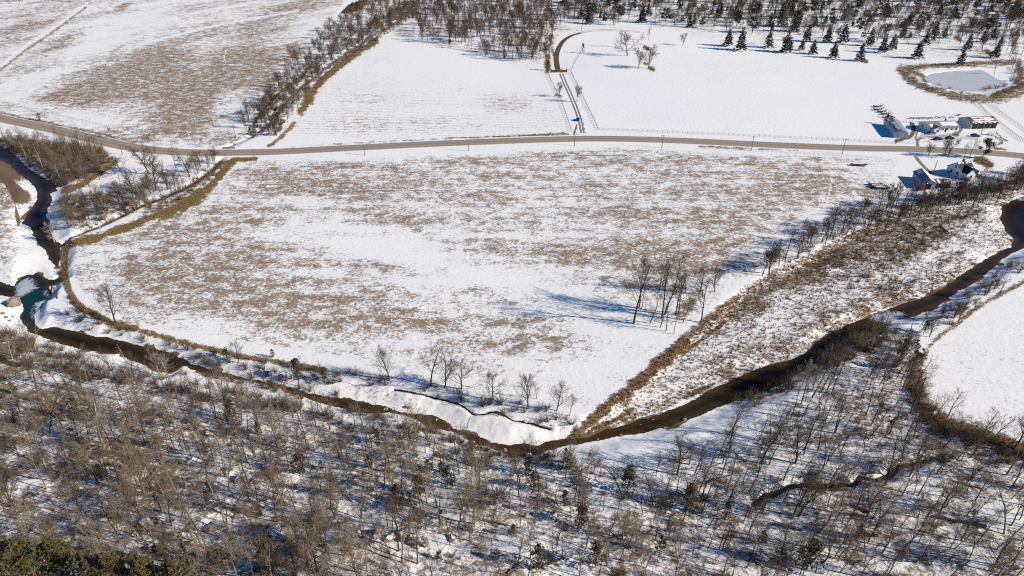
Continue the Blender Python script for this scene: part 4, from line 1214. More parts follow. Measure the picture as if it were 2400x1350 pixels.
def plough(px, py, m, label, rz, wide=2.2):
    x, y, z = G(px, py)
    t = thing("field_implement", label, "farm implement", (x, y, z), rz)
    f = MB()
    f.bar((-wide / 2, -.5, .8), (wide / 2, -.5, .8), .08).bar((-wide / 2, .5, .8), (wide / 2, .5, .8), .08)
    for i in (-1, 0, 1): f.bar((i * wide / 2.2, -.5, .8), (i * wide / 2.2, .5, .8), .07)
    f.bar((0, -.5, .8), (0, -1.5, .9), .08)
    f.build("frame", m, t)
    for i in range(5):
        xx = -wide / 2 + wide * i / 4
        MB().bar((xx, .3, .8), (xx, .5, .35), .05).bar((xx, .5, .35), (xx, .1, 0), .05).build("tine", M['implement_dark'], t)
    for s in (-1, 1): MB().ring((s * wide * .55, 0, .4), (1, 0, 0), .3, .10, 12, 5).build("wheel", M['rubber'], t)
names = [("dark", 'implement_dark', "first of the row behind the ranch house, at its west end"), ("dark", 'implement_dark', "second in the row behind the ranch house"), ("orange red", 'implement_red', "third in the row behind the ranch house"),
         ("faded red", 'implement_red', "fourth in the row behind the ranch house"), ("dark", 'implement_dark', "fifth in the row behind the ranch house, after the red pair"), ("dark steel", 'implement_dark', "sixth in the row behind the ranch house"), ("rust red", 'implement_red', "seventh in the row, the red one near its east end"), ("dark", 'implement_dark', "last of the row behind the ranch house, at its east end")]
for i, (px, (nm, m, lb)) in enumerate(zip((2136, 2148, 2159, 2169, 2180, 2196, 2211, 2229), names)):
    plough(px, 278.5 - (i > 4) * 1.5, M[m], f"small {nm} farm implement, {lb}", random.uniform(-.5, .5))
plough(2247, 271, M['implement_dark'], "small dark farm implement alone in the snow behind the red roofed shed", .8, 2.4)

# long dark hay rolls at the wood edge
for i in range(5):
    a = np.array(atz(808 + i * 9.2, 40 - i * 1.8, 0)); b = np.array(atz(829 + i * 8.0, 20 - i * 1.6, 0))
    mb = MB(); nseg = 14
    for j in range(nseg):
        p = a + (b - a) * j / nseg; q = a + (b - a) * (j + .92) / nseg
        zz = on_ground(*p)
        rr = 1.5 * random.uniform(.92, 1.06)
        mb.bar((p[0], p[1], zz + 1.2), (q[0], q[1], zz + 1.2), rr, 9)
    lab = ["westernmost of five long dark hay rows by the hedgerow wood", "second from the west of five long dark hay rows", "middle one of five long dark hay rows by the hedgerow wood", "fourth from the west of five long dark hay rows", "easternmost of five long dark hay rows by the trees"][i]
    mb.build("hay_row", M['hay'], None, None, label=lab, category="hay row")

# ------------------------------------------------------------------ poles and fences
def pole(px, py, hpx, label, arm=True, rz=0.):
    x, y, z = G(px, py)
    h = hpx / px_per_m(x, y, z) / math.cos(math.atan2(HC - z, y))
    t = thing("utility_pole", label, "utility pole", (x, y, z), rz)
    MB().bar((0, 0, -.3), (0, 0, h), .17, 8, .11).build("post", M['wood_pole'], t)
    if arm:
        MB().box((0, 0, h - .6), (1.9, .12, .14)).build("crossarm", M['wood_pole'], t)
        for s in (-.85, .85): MB().bar((s, 0, h - .53), (s, 0, h - .3), .06, 6).build("insulator", M['grey_wall'], t)
    return x, y, z + h
tops = []
for px, py, hp, lb in [(287,362,23,"utility pole by the road beside the tangled creek thicket"), (597,375,26,"utility pole beside the culvert where the hedgerow meets the road"), (855,364,24,"utility pole by the road, first one east of the culvert pole"),
    (1098,354,28,"utility pole at the field edge south of the road, west of the lane junction"), (1346,342,28,"utility pole directly opposite the snowy lane junction"), (1551,347,30,"utility pole at the field edge, next one east of the lane junction"),
    (1761,353,33,"utility pole at the field edge opposite the fence corner, midway to the farm"), (1974,360,35,"utility pole standing by the road west of the rusty wagon")]:
    tops.append(pole(px, py, hp, lb))
pole(2099, 337, 26, "utility pole in front of the grey metal shed gable", False)
pole(2299, 315, 20, "pale lamp pole in the yard of the red roofed shed", False)
pole(2190, 398, 22, "thin pole in the snow between barn and farmhouse", False)
pole(553, 323, 30, "thin leaning pole north of the road beside the hedgerow", False)
for i in range(len(tops) - 1):
    mb = MB(); a = Vector(tops[i]) + Vector((0, 0, -.3)); b = Vector(tops[i + 1]) + Vector((0, 0, -.3))
    P = [a.lerp(b, k / 10) - Vector((0, 0, 1.2 * 4 * (k / 10) * (1 - k / 10))) for k in range(11)]
    for k in range(10): mb.bar(P[k], P[k + 1], .018, 3)
    mb.build("power_line", M['wire'], None, None, label=["sagging wire from the thicket pole to the culvert pole", "sagging wire east of the culvert pole", "sagging wire over the verge west of the junction", "sagging wire reaching the lane junction pole", "sagging wire east from the lane junction pole", "sagging wire on the long middle stretch before the farm", "sagging wire ending at the pole by the rusty wagon"][i], category="power line")

def fence(pl, n, label, h=1.25, name="wire_fence", r=.075):
    P = pts_at(pl); L = np.concatenate([[0], np.cumsum(np.linalg.norm(np.diff(P, axis=0), axis=1))])
    s = np.linspace(0, L[-1], n); xs = np.interp(s, L, P[:, 0]); ys = np.interp(s, L, P[:, 1]); zs = height(xs, ys)
    t = thing(name, label, "fence", (xs[0], ys[0], zs[0]))
    o = np.array([xs[0], ys[0], zs[0]])
    Q = np.stack([xs, ys, zs], 1) - o
    for q in Q: MB().bar((q[0], q[1], q[2] - .2), (q[0], q[1], q[2] + h * random.uniform(.92, 1.08)), r, 5).build("post", M['fence_wood'], t)
    mb = MB()
    for hh in (.45, .8, 1.12):
        for i in range(n - 1): mb.bar(Vector(Q[i]) + Vector((0, 0, hh)), Vector(Q[i + 1]) + Vector((0, 0, hh)), .02, 3)
    mb.build("wires", M['wire'], t)
fence([(1402,304),(1700,317),(1900,326),(2085,335),(2140,337)], 62, "long post and wire fence along the north side of the road")
fence([(1338,170),(1370,237),(1402,304)], 42, "dark wire fence along the east side of the snowy lane", 1.4, r=.11)
fence([(1283,170),(1301,210),(1316,240),(1340,308)], 38, "dark wire fence along the west side of the snowy lane", 1.4, r=.11)
fence([(1338,167),(1352,140),(1364,118)], 16, "wire fence running from the gate up to the round snowy tree", 1.3)
fence([(1283,171),(1338,168)], 9, "short fence across the lane joining the brick gate walls", 1.3)
fence([(2286,236),(2312,265),(2350,295),(2400,332)], 44, "wire fence climbing to the pond beside the red roofed shed", 1.4, r=.1)
fence([(2310,236),(2345,264),(2410,310)], 36, "second wire fence below the pond, farther from the red roofed shed", 1.3)
fence([(2110,286),(2170,288),(2268,284)], 26, "wire fence behind the white ranch house", 1.3)
fence([(2112,163),(2130,189),(2170,209),(2230,227),(2285,235)], 46, "low wire fence round the near side of the frozen pond", 1.1)
fence([(1640,349),(1800,356),(1990,367),(2065,373)], 40, "sparse low fence along the field south of the road", .9, r=.05)
fence([(2005,374),(2040,415),(2060,452)], 18, "thin fence line past the rusty wagons", 1.0, r=.05)
fence([(0,240),(120,268),(250,297),(330,309),(480,317)], 50, "thin wire fence across the upper field above the road bend", 1.0, r=.05)
# brick gate walls at the driveway
for px, lb in ((1297, "west brick gate wall at the head of the snowy lane"), (1322, "east brick gate wall at the head of the snowy lane")):
    x, y, z = G(px, 169.5)
    t = thing("gate_wall", lb, "gate wall", (x, y, z))
    MB().box((0, 0, .7), (2.6, .5, 1.9)).build("panel", M['brick'], t)
    for s in (-1, 1):
        p = MB().box((s * 1.7, 0, 1.0), (.8, .8, 2.5)).build("pier", M['brick'], t)
        MB().box((s * 1.7, 0, 2.33), (1.0, 1.0, .16)).build("cap", M['concrete'], p)
# culvert parapet
x, y, z = G(527, 356)
t = thing("culvert", "low concrete culvert parapets where the ditch passes under the road", "culvert", (x, y, z), -.05)
for s, lb in ((-5.2, 0), (5.2, 0)):
    MB().box((0, s, .35), (6.5, .4, 1.0)).build("parapet", M['concrete'], t)

# ------------------------------------------------------------------ trees
GB = "bare trees standing in the near woods"
# --- the clump on the levee
for i, (px, py, h, st, lb) in enumerate([
    (1485,758,150,'F',"tallest thick trunked tree at the west end of the levee clump"), (1497,722,112,'F',"slim tree just behind the west end of the levee clump"), (1503,724,70,'S',"broken topped snag leaning in the levee clump"),
    (1523,758,74,'F',"small tree alone in the snow at the front of the levee clump"), (1551,745,125,'F',"dark multi limbed tree at the core of the levee clump"), (1557,738,130,'F',"tall leaning tree at the core of the levee clump"),
    (1548,767,66,'S',"short thin tree in front of the levee clump core"), (1561,776,80,'F',"thin straight tree with a grass tuft at its foot by the levee clump"), (1580,783,55,'S',"small forked tree nearest the levee ridge at the clump front"),
    (1583,738,92,'F',"double trunked tree in the east half of the levee clump"), (1589,736,88,'F',"slanting tree next to the double trunked one"), (1545,682,70,'O',"dark forked tree at the back of the levee clump"), (1558,680,72,'F',"twin stemmed tree at the back of the levee clump"), (1591,684,56,'F',"slim tree behind the middle of the levee clump"),
    (1600,757,62,'F',"slender tree between clump and levee ridge"), (1642,756,98,'F',"lone slim tree on the levee edge east of the clump"), (1640,690,66,'O',"bushy tree northeast of the levee clump"), (1648,695,58,'F',"thin tree beside the bushy northeast one"), (1675,684,62,'O',"dark open crowned tree farthest northeast of the clump"), (1512,730,40,'S',"little twisted tree inside the levee clump"), (1606,688,55,'F',"slim tree in the thin northeast part of the clump")]):
    bare_tree(px, py, h, st, i, 'dark', lb, None, random.uniform(-.02, .05))
# --- open-grown trees along the creek below the field
for i, (px, py, h, st, tone, lb) in enumerate([
    (270,756,92,'O','dark',"open grown tree on the creek bank at the west end of the field"), (912,892,78,'O','dark',"round crowned tree on the lower field edge, westernmost of the big ones"), (1010,905,100,'F','dark',"tall spindly tree on the lower field edge between two round crowned ones"),
    (1042,908,74,'O','dark',"round crowned tree just right of the tall spindly one"), (1082,912,66,'O','dark',"wide low tree on the lower field edge"), (1156,936,68,'O','dark',"rounded tree above the rill in the lower snow bar"), (1238,958,90,'O','dark',"largest round crowned tree on the lower field edge"),
    (1305,962,66,'O','dark',"round tree near the point where the levee meets the creek"), (1335,975,50,'F','dark',"small thin tree at the tip of the levee"), (1095,1003,46,'S','dark',"thin bare tree standing on the lower snow bar"), (1385,1110,52,'O','dark',"pale tree on the snow south of the confluence"),
    (840,905,40,'S','pale',"pale broken tree beside the rocky creek bar"), (1258,935,40,'F','dark',"small tree behind the largest round crowned one"), (700,905,60,'F','dark',"thin tree beside the cedar on the lower creek bank"), (560,850,50,'O','dark',"low spreading tree above the dark creek bend")]):
    bare_tree(px, py, h, st, i + 1, tone, lb)
# --- lane, upper field and roadside trees
for i, (px, py, h, st, tone, lb) in enumerate([
    (1310,227,36,'O','dark',"vase shaped tree on the west side of the snowy lane"), (1352,239,39,'O','dark',"vase shaped tree on the east side of the snowy lane"), (1470,131,52,'O','dark',"dark tree beside the brown shrub in the upper field"), (1497,161,46,'O','dark',"left one of two round trees in the upper field snow"), (1520,160,52,'O','dark',"right one of two round trees in the upper field snow"),
    (1454,110,38,'F','dark',"thin tree behind the dark tree in the upper field"), (1503,105,28,'F','dark',"slim tree at the edge of the pine wood near the upper field"), (1520,94,30,'F','dark',"slim tree against the pines above the upper field"), (1600,106,30,'O','dark',"low round tree on the snow below the pine wood"), (1292,80,42,'F','dark',"leaning forked tree at the bend of the driveway"), (1363,72,40,'F','dark',"tree at the wood edge above the driveway end"),
    (2175,367,30,'O','dark',"small roadside tree west of the farmhouse"), (2212,366,40,'O','dark',"left one of the pair of big roadside trees at the farm"), (2221,367,46,'O','dark',"right one of the pair of big roadside trees at the farm"), (2260,369,32,'F','dark',"leaning roadside tree behind the farmhouse"), (2272,370,46,'F','dark',"tall leaning roadside tree by the evergreen"), (2070,290,20,'O','dark',"small pale tree behind the grey metal shed"),
    (262,322,24,'O','dark',"small tree on the verge inside the road bend"), (350,335,22,'O','dark',"small low tree on the verge, second along the road bend"), (473,342,20,'F','dark',"thin little tree on the verge before the hedgerow"), (2330,175,30,'F','dark',"leaning tree on the east bank of the frozen pond"), (2372,160,40,'F','dark',"tall thin tree behind the frozen pond")]):
    bare_tree(px, py, h, st, i, tone, lb)
# --- trees in the snowy hollow south of the road, left
for i, (px, py, h, st, tone, lb) in enumerate([
    (210,438,72,'F','dark',"dark trunked tree at the lower edge of the creek thicket, nearest the hollow"), (234,421,58,'F','dark',"tree at the thicket edge beside the snowy hollow"), (287,408,44,'O','dark',"small spreading tree alone at the west side of the hollow"), (350,408,74,'O','dark',"large tree leaning over the snowy hollow"), (411,393,46,'F','dark',"upright tree near the road in the hollow"), (285,438,30,'S','dark',"tiny bare tree low in the hollow"),
    (310,447,46,'O','dark',"spreading tree at the lower edge of the hollow"), (366,446,74,'O','dark',"big dark tree at the lower middle of the hollow"), (445,415,56,'O','dark',"dense dark tree beside the hedge ditch"), (470,392,40,'O','dark',"dense dark tree where the ditch nears the road"), (500,385,36,'F','dark',"tree at the top end of the ditch by the culvert"), (430,430,44,'F','dark',"thin tree beside the hedge ditch"), (395,440,50,'F','dark',"tree midway along the hedge ditch"), (340,470,46,'O','dark',"tree above the olive grass strip"),
    (62,372,42,'S','pale',"pale leaning trunk at the upper end of the creek thicket"), (83,366,30,'S','pale',"pale bare trunk in the creek thicket"), (103,400,48,'S','pale',"pale forked tree on the creek bank in the thicket"), (145,425,40,'S','pale',"pale tree in the lower part of the thicket"), (232,382,30,'S','pale',"pale slanting trunk near the road in the thicket"), (128,568,46,'O','pale',"pale tree leaning over the upper creek")]):
    bare_tree(px, py, h, st, i, tone, lb)
# --- pale creekside trees at lower left
for i, (px, py, h, st, lb) in enumerate([(375,880,58,'O',"pale branched tree at the end of the dark creek bend"), (395,885,50,'O',"second pale tree at the end of the dark creek bend"), (296,850,48,'S',"pale broken tree on the dark creek bend bank"), (30,850,54,'O',"pale tree on the slope below the boulder"), (90,800,50,'S',"pale leaning trunk over the teal pool"), (245,1050,110,'O',"big pale tree high on the slope of the left woods"), (1880,905,60,'O',"pale twiggy tree on the river bank"), (1905,915,66,'O',"second pale twiggy tree on the river bank"), (1980,890,50,'S',"thin pale tree behind the river bank thicket")]):
    bare_tree(px, py, h, st, i, 'pale', lb)
N_EXPLICIT = len([o for o in SC.objects if o.name.startswith("bare_tree")])

# --- the woods: every candidate first, the largest become objects of their own, the rest one mass
cand = []
def wood(poly, spacing, seed, hs, tones, sets, zone, lean=0., thin=None):
    rng = np.random.default_rng(seed)
    for x, y, z in zip(*scatter(poly, spacing, seed)):
        if wet(x, y) < 1.2: continue
        if np.min(np.hypot(W['road'][:, 0] - x, W['road'][:, 1] - y)) < 7: continue
        if thin is not None and rng.random() > thin(x, y): continue
        h = rng.uniform(*hs)
        cand.append((h * px_per_m(x, y, z), x, y, z, h, sets[rng.integers(len(sets))], int(rng.integers(20)), tones[rng.integers(len(tones))], zone, rng.normal(lean, .04)))
def grove(x, y): return .45 + .75 * float(vnoise(np.array([x / 14.]), np.array([y / 14.]), 3)[0])
near_left = [(-60,770),(60,795),(120,850),(200,880),(350,895),(520,925),(690,965),(800,985),(1000,1022),(1090,1055),(1150,1075),(1150,1400),(-60,1400)]
near_mid = [(1150,1075),(1290,1085),(1400,1115),(1480,1140),(1560,1175),(1640,1215),(1640,1400),(1150,1400)]
near_right = [(1470,1145),(1560,1105),(1650,1060),(1740,985),(1850,935),(1930,890),(2010,830),(2080,810),(2130,860),(2150,930),(2180,965),(2290,1010),(2420,1055),(2470,1100),(2470,1400),(1640,1400),(1640,1210)]
wood(near_left, 3.7, 1, (6, 12.5), ['tan', 'tan', 'tan', 'dark'], ['F', 'F', 'F', 'O'], 'left', 0.0, grove)
wood(near_mid, 3.8, 2, (6, 12.5), ['tan', 'dark'], ['F', 'F', 'F', 'S'], 'mid', 0.0, grove)
wood(near_right, 3.8, 3, (6.5, 13), ['dark', 'dark', 'dark', 'tan'], ['F', 'F', 'F', 'O'], 'right', .06, grove)
wood([(1770,655),(1800,615),(1860,580),(1940,540),(2010,505),(2090,476),(2160,470),(2250,462),(2330,436),(2420,400),(2420,450),(2340,475),(2250,490),(2180,500),(2060,545),(1960,575),(1860,630)], 4.2, 4, (7, 13), ['dark'], ['F', 'O', 'R'], 'river', .03)
wood([(1940,790),(2040,765),(2130,760),(2200,730),(2300,670),(2400,610),(2440,640),(2300,715),(2210,790),(2150,840)], 7, 5, (4, 8), ['dark', 'tan'], ['O', 'F'], 'river', .03)
wood([(150,480),(230,465),(330,455),(450,410),(520,375),(505,400),(460,440),(400,470),(300,510),(190,540),(155,560)], 4.8, 6, (6, 11), ['dark', 'tan'], ['F', 'O'], 'ditch')
wood([(0,330),(120,335),(230,345),(265,375),(200,415),(140,440),(90,395)], 3.4, 7, (5, 10), ['tan', 'tan', 'dark'], ['F', 'O'], 'thicket')
wood([(960,95),(990,40),(1010,-30),(1290,-30),(1300,100),(1285,150),(1240,150),(1150,135),(1060,112)], 8, 8, (8, 18), ['dark'], ['R', 'R', 'O'], 'far', 0., grove)
wood([(590,330),(565,300),(600,240),(650,180),(710,115),(790,60),(870,-10),(1000,-30),(985,40),(900,85),(830,125),(760,170),(715,225),(690,270),(645,325)], 6.5, 9, (5, 13), ['dark', 'dark', 'tan'], ['R', 'O'], 'far', .0, grove)
wood([(1290,-60),(2460,-60),(2460,110),(2330,120),(2200,105),(2020,100),(1900,90),(1720,80),(1560,60),(1380,62),(1300,66)], 13, 10, (9, 17), ['dark', 'dark', 'dark', 'tan'], ['R', 'R', 'O'], 'far')
wood([(2290,50),(2420,40),(2440,170),(2380,150),(2250,110)], 13, 11, (9, 13), ['dark'], ['R'], 'far')
wood([(-60,-60),(220,-60),(200,5),(-60,12)], 11, 12, (10, 15), ['dark'], ['R'], 'far'); wood([(580,-60),(700,-60),(690,6),(600,4)], 11, 13, (10, 15), ['dark'], ['R'], 'far')
cand.sort(key=lambda c: -c[0])
LIMIT = 296 - N_EXPLICIT
def tree_label(c):
    _, x, y, z, h, st, vi, tone, zone, ln = c
    px, py = project(x, y, z)
    size = "tall" if h > 12.2 else "mid sized" if h > 10 else "small"
    col = {"tan": "tan", "dark": "dark"}[tone]
    form = {'F': "slim", 'O': "spreading", 'S': "broken topped", 'R': "slim"}[st]
    if zone == 'left':
        spots = [(100, 1330, "above the corner cedars"), (420, 1280, "beside the snow capped rocks of the slope"), (180, 1000, "round the dark cedars high on the west slope"), (420, 1080, "on the rocky middle of the west slope"), (120, 860, "below the teal pool"), (400, 920, "under the dark creek bend"), (700, 1010, "below the rocky creek bar"), (700, 1180, "on the open snowy part of the slope"), (930, 1260, "by the long brown rock ledge"), (1000, 1090, "among cedars below the snow bar")]
    elif zone == 'mid':
        spots = [(1200, 1130, "beside the dark red brown bush below the confluence"), (1240, 1300, "by the fallen log in the lower middle woods"), (1450, 1180, "around the big cedars south of the confluence"), (1500, 1320, "at the foot of the central woods")]
    elif zone == 'right':
        spots = [(1700, 1060, "on the open snow beside the river"), (1900, 950, "between the river bank and the snowy field"), (1850, 1110, "north of the winding brook"), (2150, 1060, "under the olive edge of the corner field"), (1750, 1270, "south of the brook's west end"), (2050, 1230, "around the long fallen log south of the brook"), (2300, 1250, "in the shady lower east woods")]
    else:
        spots = [(0, 0, {'river': "in the tree line between field and flood plain", 'ditch': "along the hedge ditch", 'thicket': "in the creek thicket by the road", 'far': "in the far wood"}[zone])]
    s = min(spots, key=lambda q: (q[0] - px) ** 2 + 2 * (q[1] - py) ** 2)[2]
    return f"{size} {form} {col} bare tree {s}", f"bare trees {s}"
n_ind = 0; rest = []
for c in cand:
    _, x, y, z, h, st, vi, tone, zone, ln = c
    px, py = project(x, y, z); tx, ty = project(x, y, z + h * .8)
    if n_ind < LIMIT and -10 < tx < 2410 and ty < 1335 and zone != 'far':
        lb, gp = tree_label(c)
        k, p, m = bare(st if st != 'R' else 'F', vi, tone)
        plant("bare_tree", k, p, m, x, y, z, h, random.random() * 6.28, lb, "tree", gp, (ln, 0)); n_ind += 1
    else: rest.append(c)
def merged_trees(name, rest, label):
    meshes = {}
    items = {0: [], 1: []}
    for c in rest:
        _, x, y, z, h, st, vi, tone, zone, ln = c
        lib = (FARO if st == 'O' else FARV) if zone in ('far', 'river', 'ditch') or st == 'R' else LOWV
        items[0 if tone == 'tan' else 1].append((cat_arrays(*lib[vi % len(lib)]), x, y, z, h / 10, vi * 1.7, ln, 0))
    me = None
    allv = items[0] + items[1]
    n0 = sum(len(i[0][1]) for i in items[0]), sum(len(i[0][2]) for i in items[0])
    me = combine(name, allv)
    nq = sum(len(i[0][1]) for i in allv)
    mi = np.ones(len(me.polygons), np.int32); mi[:n0[0]] = 0; mi[nq:nq + n0[1]] = 0
    me.materials.append(M['twig_tan']); me.materials.append(M['twig_dark'])
    me.polygons.foreach_set("material_index", mi)
    return link(name, me, None, kind="stuff", label=label)
merged_trees("woodland", rest, "remaining bare trees of the far wood and the thick of the near woods")
print("bare trees: explicit", N_EXPLICIT, "candidates", len(cand), "individual", n_ind, "merged", len(rest))

# --- conifers
def conifer(px, py, hpx, lib, i, m, name, label, cat, group=None, key='P'):
    x, y, z = G(px, py); d = math.atan2(HC - z, y)
    h = hpx / px_per_m(x, y, z) / max(.4, math.cos(d)) * (.78 if key == 'C' and py < 1330 else 1)
    i %= len(lib)
    return plant(name, (key, i, m), lib[i], [M['bark_dark'], M[m]], x, y, z, h, random.random() * 6.28, label, cat, group)
row = [(1706,108,38),(1735,118,52),(1800,112,42),(1842,123,46),(1878,118,26),(1904,127,32),(1952,136,38),(2014,143,40),(2037,108,42),(2067,124,44),(2090,117,36),(2148,137,40),(2250,151,38),(1890,97,38),(1938,100,38),(1975,101,42),(2168,105,34),(2115,88,34),(2266,118,40),(2330,136,34),(2303,98,30),(2326,92,30),(1860,74,36),(1830,62,40)]
where = ["first pine of the front row, west end above the open field", "tall two tiered pine second in the front row", "full round based pine third in the front row", "pine with brown grass at its foot, fourth in the front row", "little pine between two larger ones in the front row", "short broad pine left of the dome shaped one", "dome shaped pine with grass under it in the front row", "lone pine standing farthest down into the snowy field", "broad pine above the lone pine of the front row", "left one of a close pine pair near the pond track", "right one of a close pine pair near the pond track", "brown footed pine halfway to the pond", "lone dark pine beside the frozen pond",
    "pine behind the short broad one", "pine in the second row behind the dome shaped one", "tall pine of the second row toward the pond", "pine at the grassy track above the pond", "small pine in front of the dark far wood", "pine beside the olive grass track", "dark pine by the fallen branches near the pond", "left one of two pines at the east wood edge", "right one of two pines at the east wood edge", "slim pine in the gap behind the front row", "dark pine at the corner of the thick wood"]
for i, ((px, py, h), lb) in enumerate(zip(row, where)):
    conifer(px, py, h, PINES, i, 'pine', "pine_tree", "snow flecked " + lb, "tree")
rng = np.random.default_rng(5)
npine = 0
for poly, sp, sd in (([(1300,-40),(1560,-40),(1560,55),(1420,60),(1310,50)], 19, 1), ([(1560,-40),(2460,-40),(2460,60),(2330,78),(2150,70),(2000,72),(1900,66),(1740,80),(1640,70),(1560,55)], 20.5, 2), ([(1980,60),(2200,70),(2440,80),(2430,140),(2300,120),(2180,95),(2000,95)], 26, 3)):
    for x, y, z in zip(*scatter(poly, sp, 60 + sd)):
        px, py = project(x, y, z)
        if py < -16 or px < -10 or px > 2410: continue
        h = rng.uniform(5.5, 15); i = int(rng.integers(5))
        side = "west" if px < 1560 else "middle" if px < 1950 else "east"
        depth = "front" if py > 60 else "thick" if py > 25 else "upper"
        loose = rng.random() < .5
        plant("pine_tree", ('Q', i % 4, 'pine') if loose else ('P', i, 'pine'), PINES2[i % 4] if loose else PINES[i], [M['bark_dark'], M['pine']], x, y, z, h, random.random() * 6.28, f"dark snow flecked pine in the {depth} of the {side} part of the hill wood".replace("in the front of", "at the front edge of").replace("in the upper of", "at the top of").replace("in the thick of", "in the midst of"), "tree", f"pines in the {side} {depth} hill wood"); npine += 1
print("pines", npine)
ced = [(185,985,66,'cedar',"dark spreading cedar high on the west slope"), (215,975,50,'cedar',"cedar leaning against the dark spreading one"), (545,985,60,'olive',"olive cedar right of the snow capped boulder"), (400,1000,40,'cedar',"small cedar below the snowy boulder"), (375,1050,40,'olive',"yellow green small cedar on the rocky slope"), (205,1060,44,'olive',"thin olive cedar left of the big pale tree"), (300,1040,36,'olive',"low olive cedar in the middle of the west slope"),
    (935,1192,66,'cedar',"upright dark cedar in the open middle slope"), (985,1160,56,'cedar',"cedar a little behind the upright dark one"), (1050,1140,58,'cedar',"narrow dark cedar among thin trunks"), (1005,1110,42,'olive',"olive cedar under the snow bar"), (1100,1085,46,'olive',"rounded cedar hugging the creek edge"), (1240,1112,48,'cedar',"left one of the cedars below the confluence"), (1252,1148,52,'cedar',"cedar directly below the confluence"), (1470,1155,74,'cedar',"large dark cedar at the tip of the south snow"), (1325,1082,40,'cedar',"dark cedar at the end of the creek shore"), (1335,1100,44,'olive',"feathery cedar on the white snow below the river mouth"), (1612,1190,66,'cedar',"round cedar at the west edge of the brook"),
    (1323,1185,44,'cedar',"short cedar in the central woods"), (1362,1235,62,'cedar',"tall cedar in the central woods"), (705,1110,60,'cedar',"dark cedar on the left central slope"), (782,1155,54,'cedar',"cedar with a thin top on the central slope"), (700,890,62,'olive',"big olive cedar on the lower field edge"), (762,893,40,'olive',"small olive cedar right of the big one on the field edge"), (533,840,34,'olive',"bright olive cedar bush above the creek bend"), (640,838,26,'olive',"small olive cedar beside the lower field track"), (880,1040,48,'olive',"cedar on the slope under the rocky creek"), (960,1030,36,'cedar',"short cedar right below the olive creek water"),
    (2165,780,36,'olive',"low bright cedar beside the corner field track"), (2138,872,74,'olive',"big olive cedar at the corner of the snowy corner field"), (2110,835,54,'cedar',"dark cedar behind the big olive one at the corner field"), (2142,828,40,'olive',"bright cedar close to the corner field edge"), (1785,1272,34,'cedar',"small round cedar south of the brook"), (1890,1335,62,'cedar',"dark cedar low in the east woods"), (1395,1330,56,'cedar',"cedar low in the central woods"), (1262,1335,56,'cedar',"feathery cedar at the foot of the central woods"), (1545,1300,50,'olive',"olive cedar low between central and east woods"), (1700,1215,46,'cedar',"cedar on the brook's south bank"), (2010,1260,40,'cedar',"small cedar beside the long fallen log"), (640,1350,70,'olive',"olive cedar at the bottom of the rocky slope"),
    (20,1345,92,'olive',"great olive cedar filling the lower corner of the slope"), (90,1375,100,'olive',"olive cedar second from the corner at the bottom"), (165,1368,92,'olive',"peaked olive cedar by the bare grey tree tops"), (225,1395,95,'cedar',"dark cedar between the olive ones at the bottom"), (290,1402,95,'olive',"bright olive cedar at the bottom of the west slope"), (365,1412,92,'olive',"low olive cedar crown along the bottom edge"), (440,1412,92,'cedar',"last dark cedar of the bottom row"), (335,1360,60,'cedar',"short cedar above the bottom row"),
    (1284,165,30,'olive',"olive evergreen bush beside the brick gate"), (1366,124,30,'cedar',"round snowy tree at the upper end of the lane fence"), (93,282,22,'cedar',"small dark cedar alone beside the road bend"), (655,300,60,'cedar',"dark cedar in the hedgerow"), (645,318,34,'olive',"olive cedar where the hedgerow meets the upper field"), (588,318,26,'olive',"olive cedar at the foot of the hedgerow lane"), (1055,112,26,'olive',"olive cedar at the lower edge of the far bare wood"), (1183,138,30,'cedar',"dark small cedar at the edge of the far bare wood"), (883,58,30,'cedar',"dark cedar in the upper hedgerow near the hay rows"), (915,62,42,'cedar',"tall dark cedar in the upper hedgerow")]
for i, (px, py, h, m, lb) in enumerate(ced):
    if py > 1338 and h > 90: conifer(px, py, h, BIGCEDARS, i, m, "cedar_tree", lb, "tree", None, 'B')
    else: conifer(px, py, h, CEDARS, i, m, "cedar_tree", lb, "tree", None, 'C')
conifer(2303, 371, 46, [HOLLY], 0, 'holly', "evergreen_tree", "dense leafy evergreen tree beside the road at the farm", "tree", None, 'H')
# little cedars and evergreen bushes mixed into the near woods
for x, y, z in zip(*scatter([(-20,900),(500,960),(1000,1060),(1300,1110),(1640,1190),(1640,1330),(-20,1330)], 13, 91)):
    px, py = project(x, y, z)
    i = int(rng.integers(5)); h = rng.uniform(1.8, 4.2)
    m = 'olive' if rng.random() < .5 else 'cedar'
    zone = "west" if px < 560 else "middle" if px < 1120 else "central"
    plant("young_cedar", ('C', i, m), CEDARS[i], [M['bark_dark'], M[m]], x, y, z, h, random.random() * 6.28, f"young {'olive' if m == 'olive' else 'dark green'} cedar growing under the bare trees of the {zone} slope", "tree", f"young cedars on the {zone} slope")

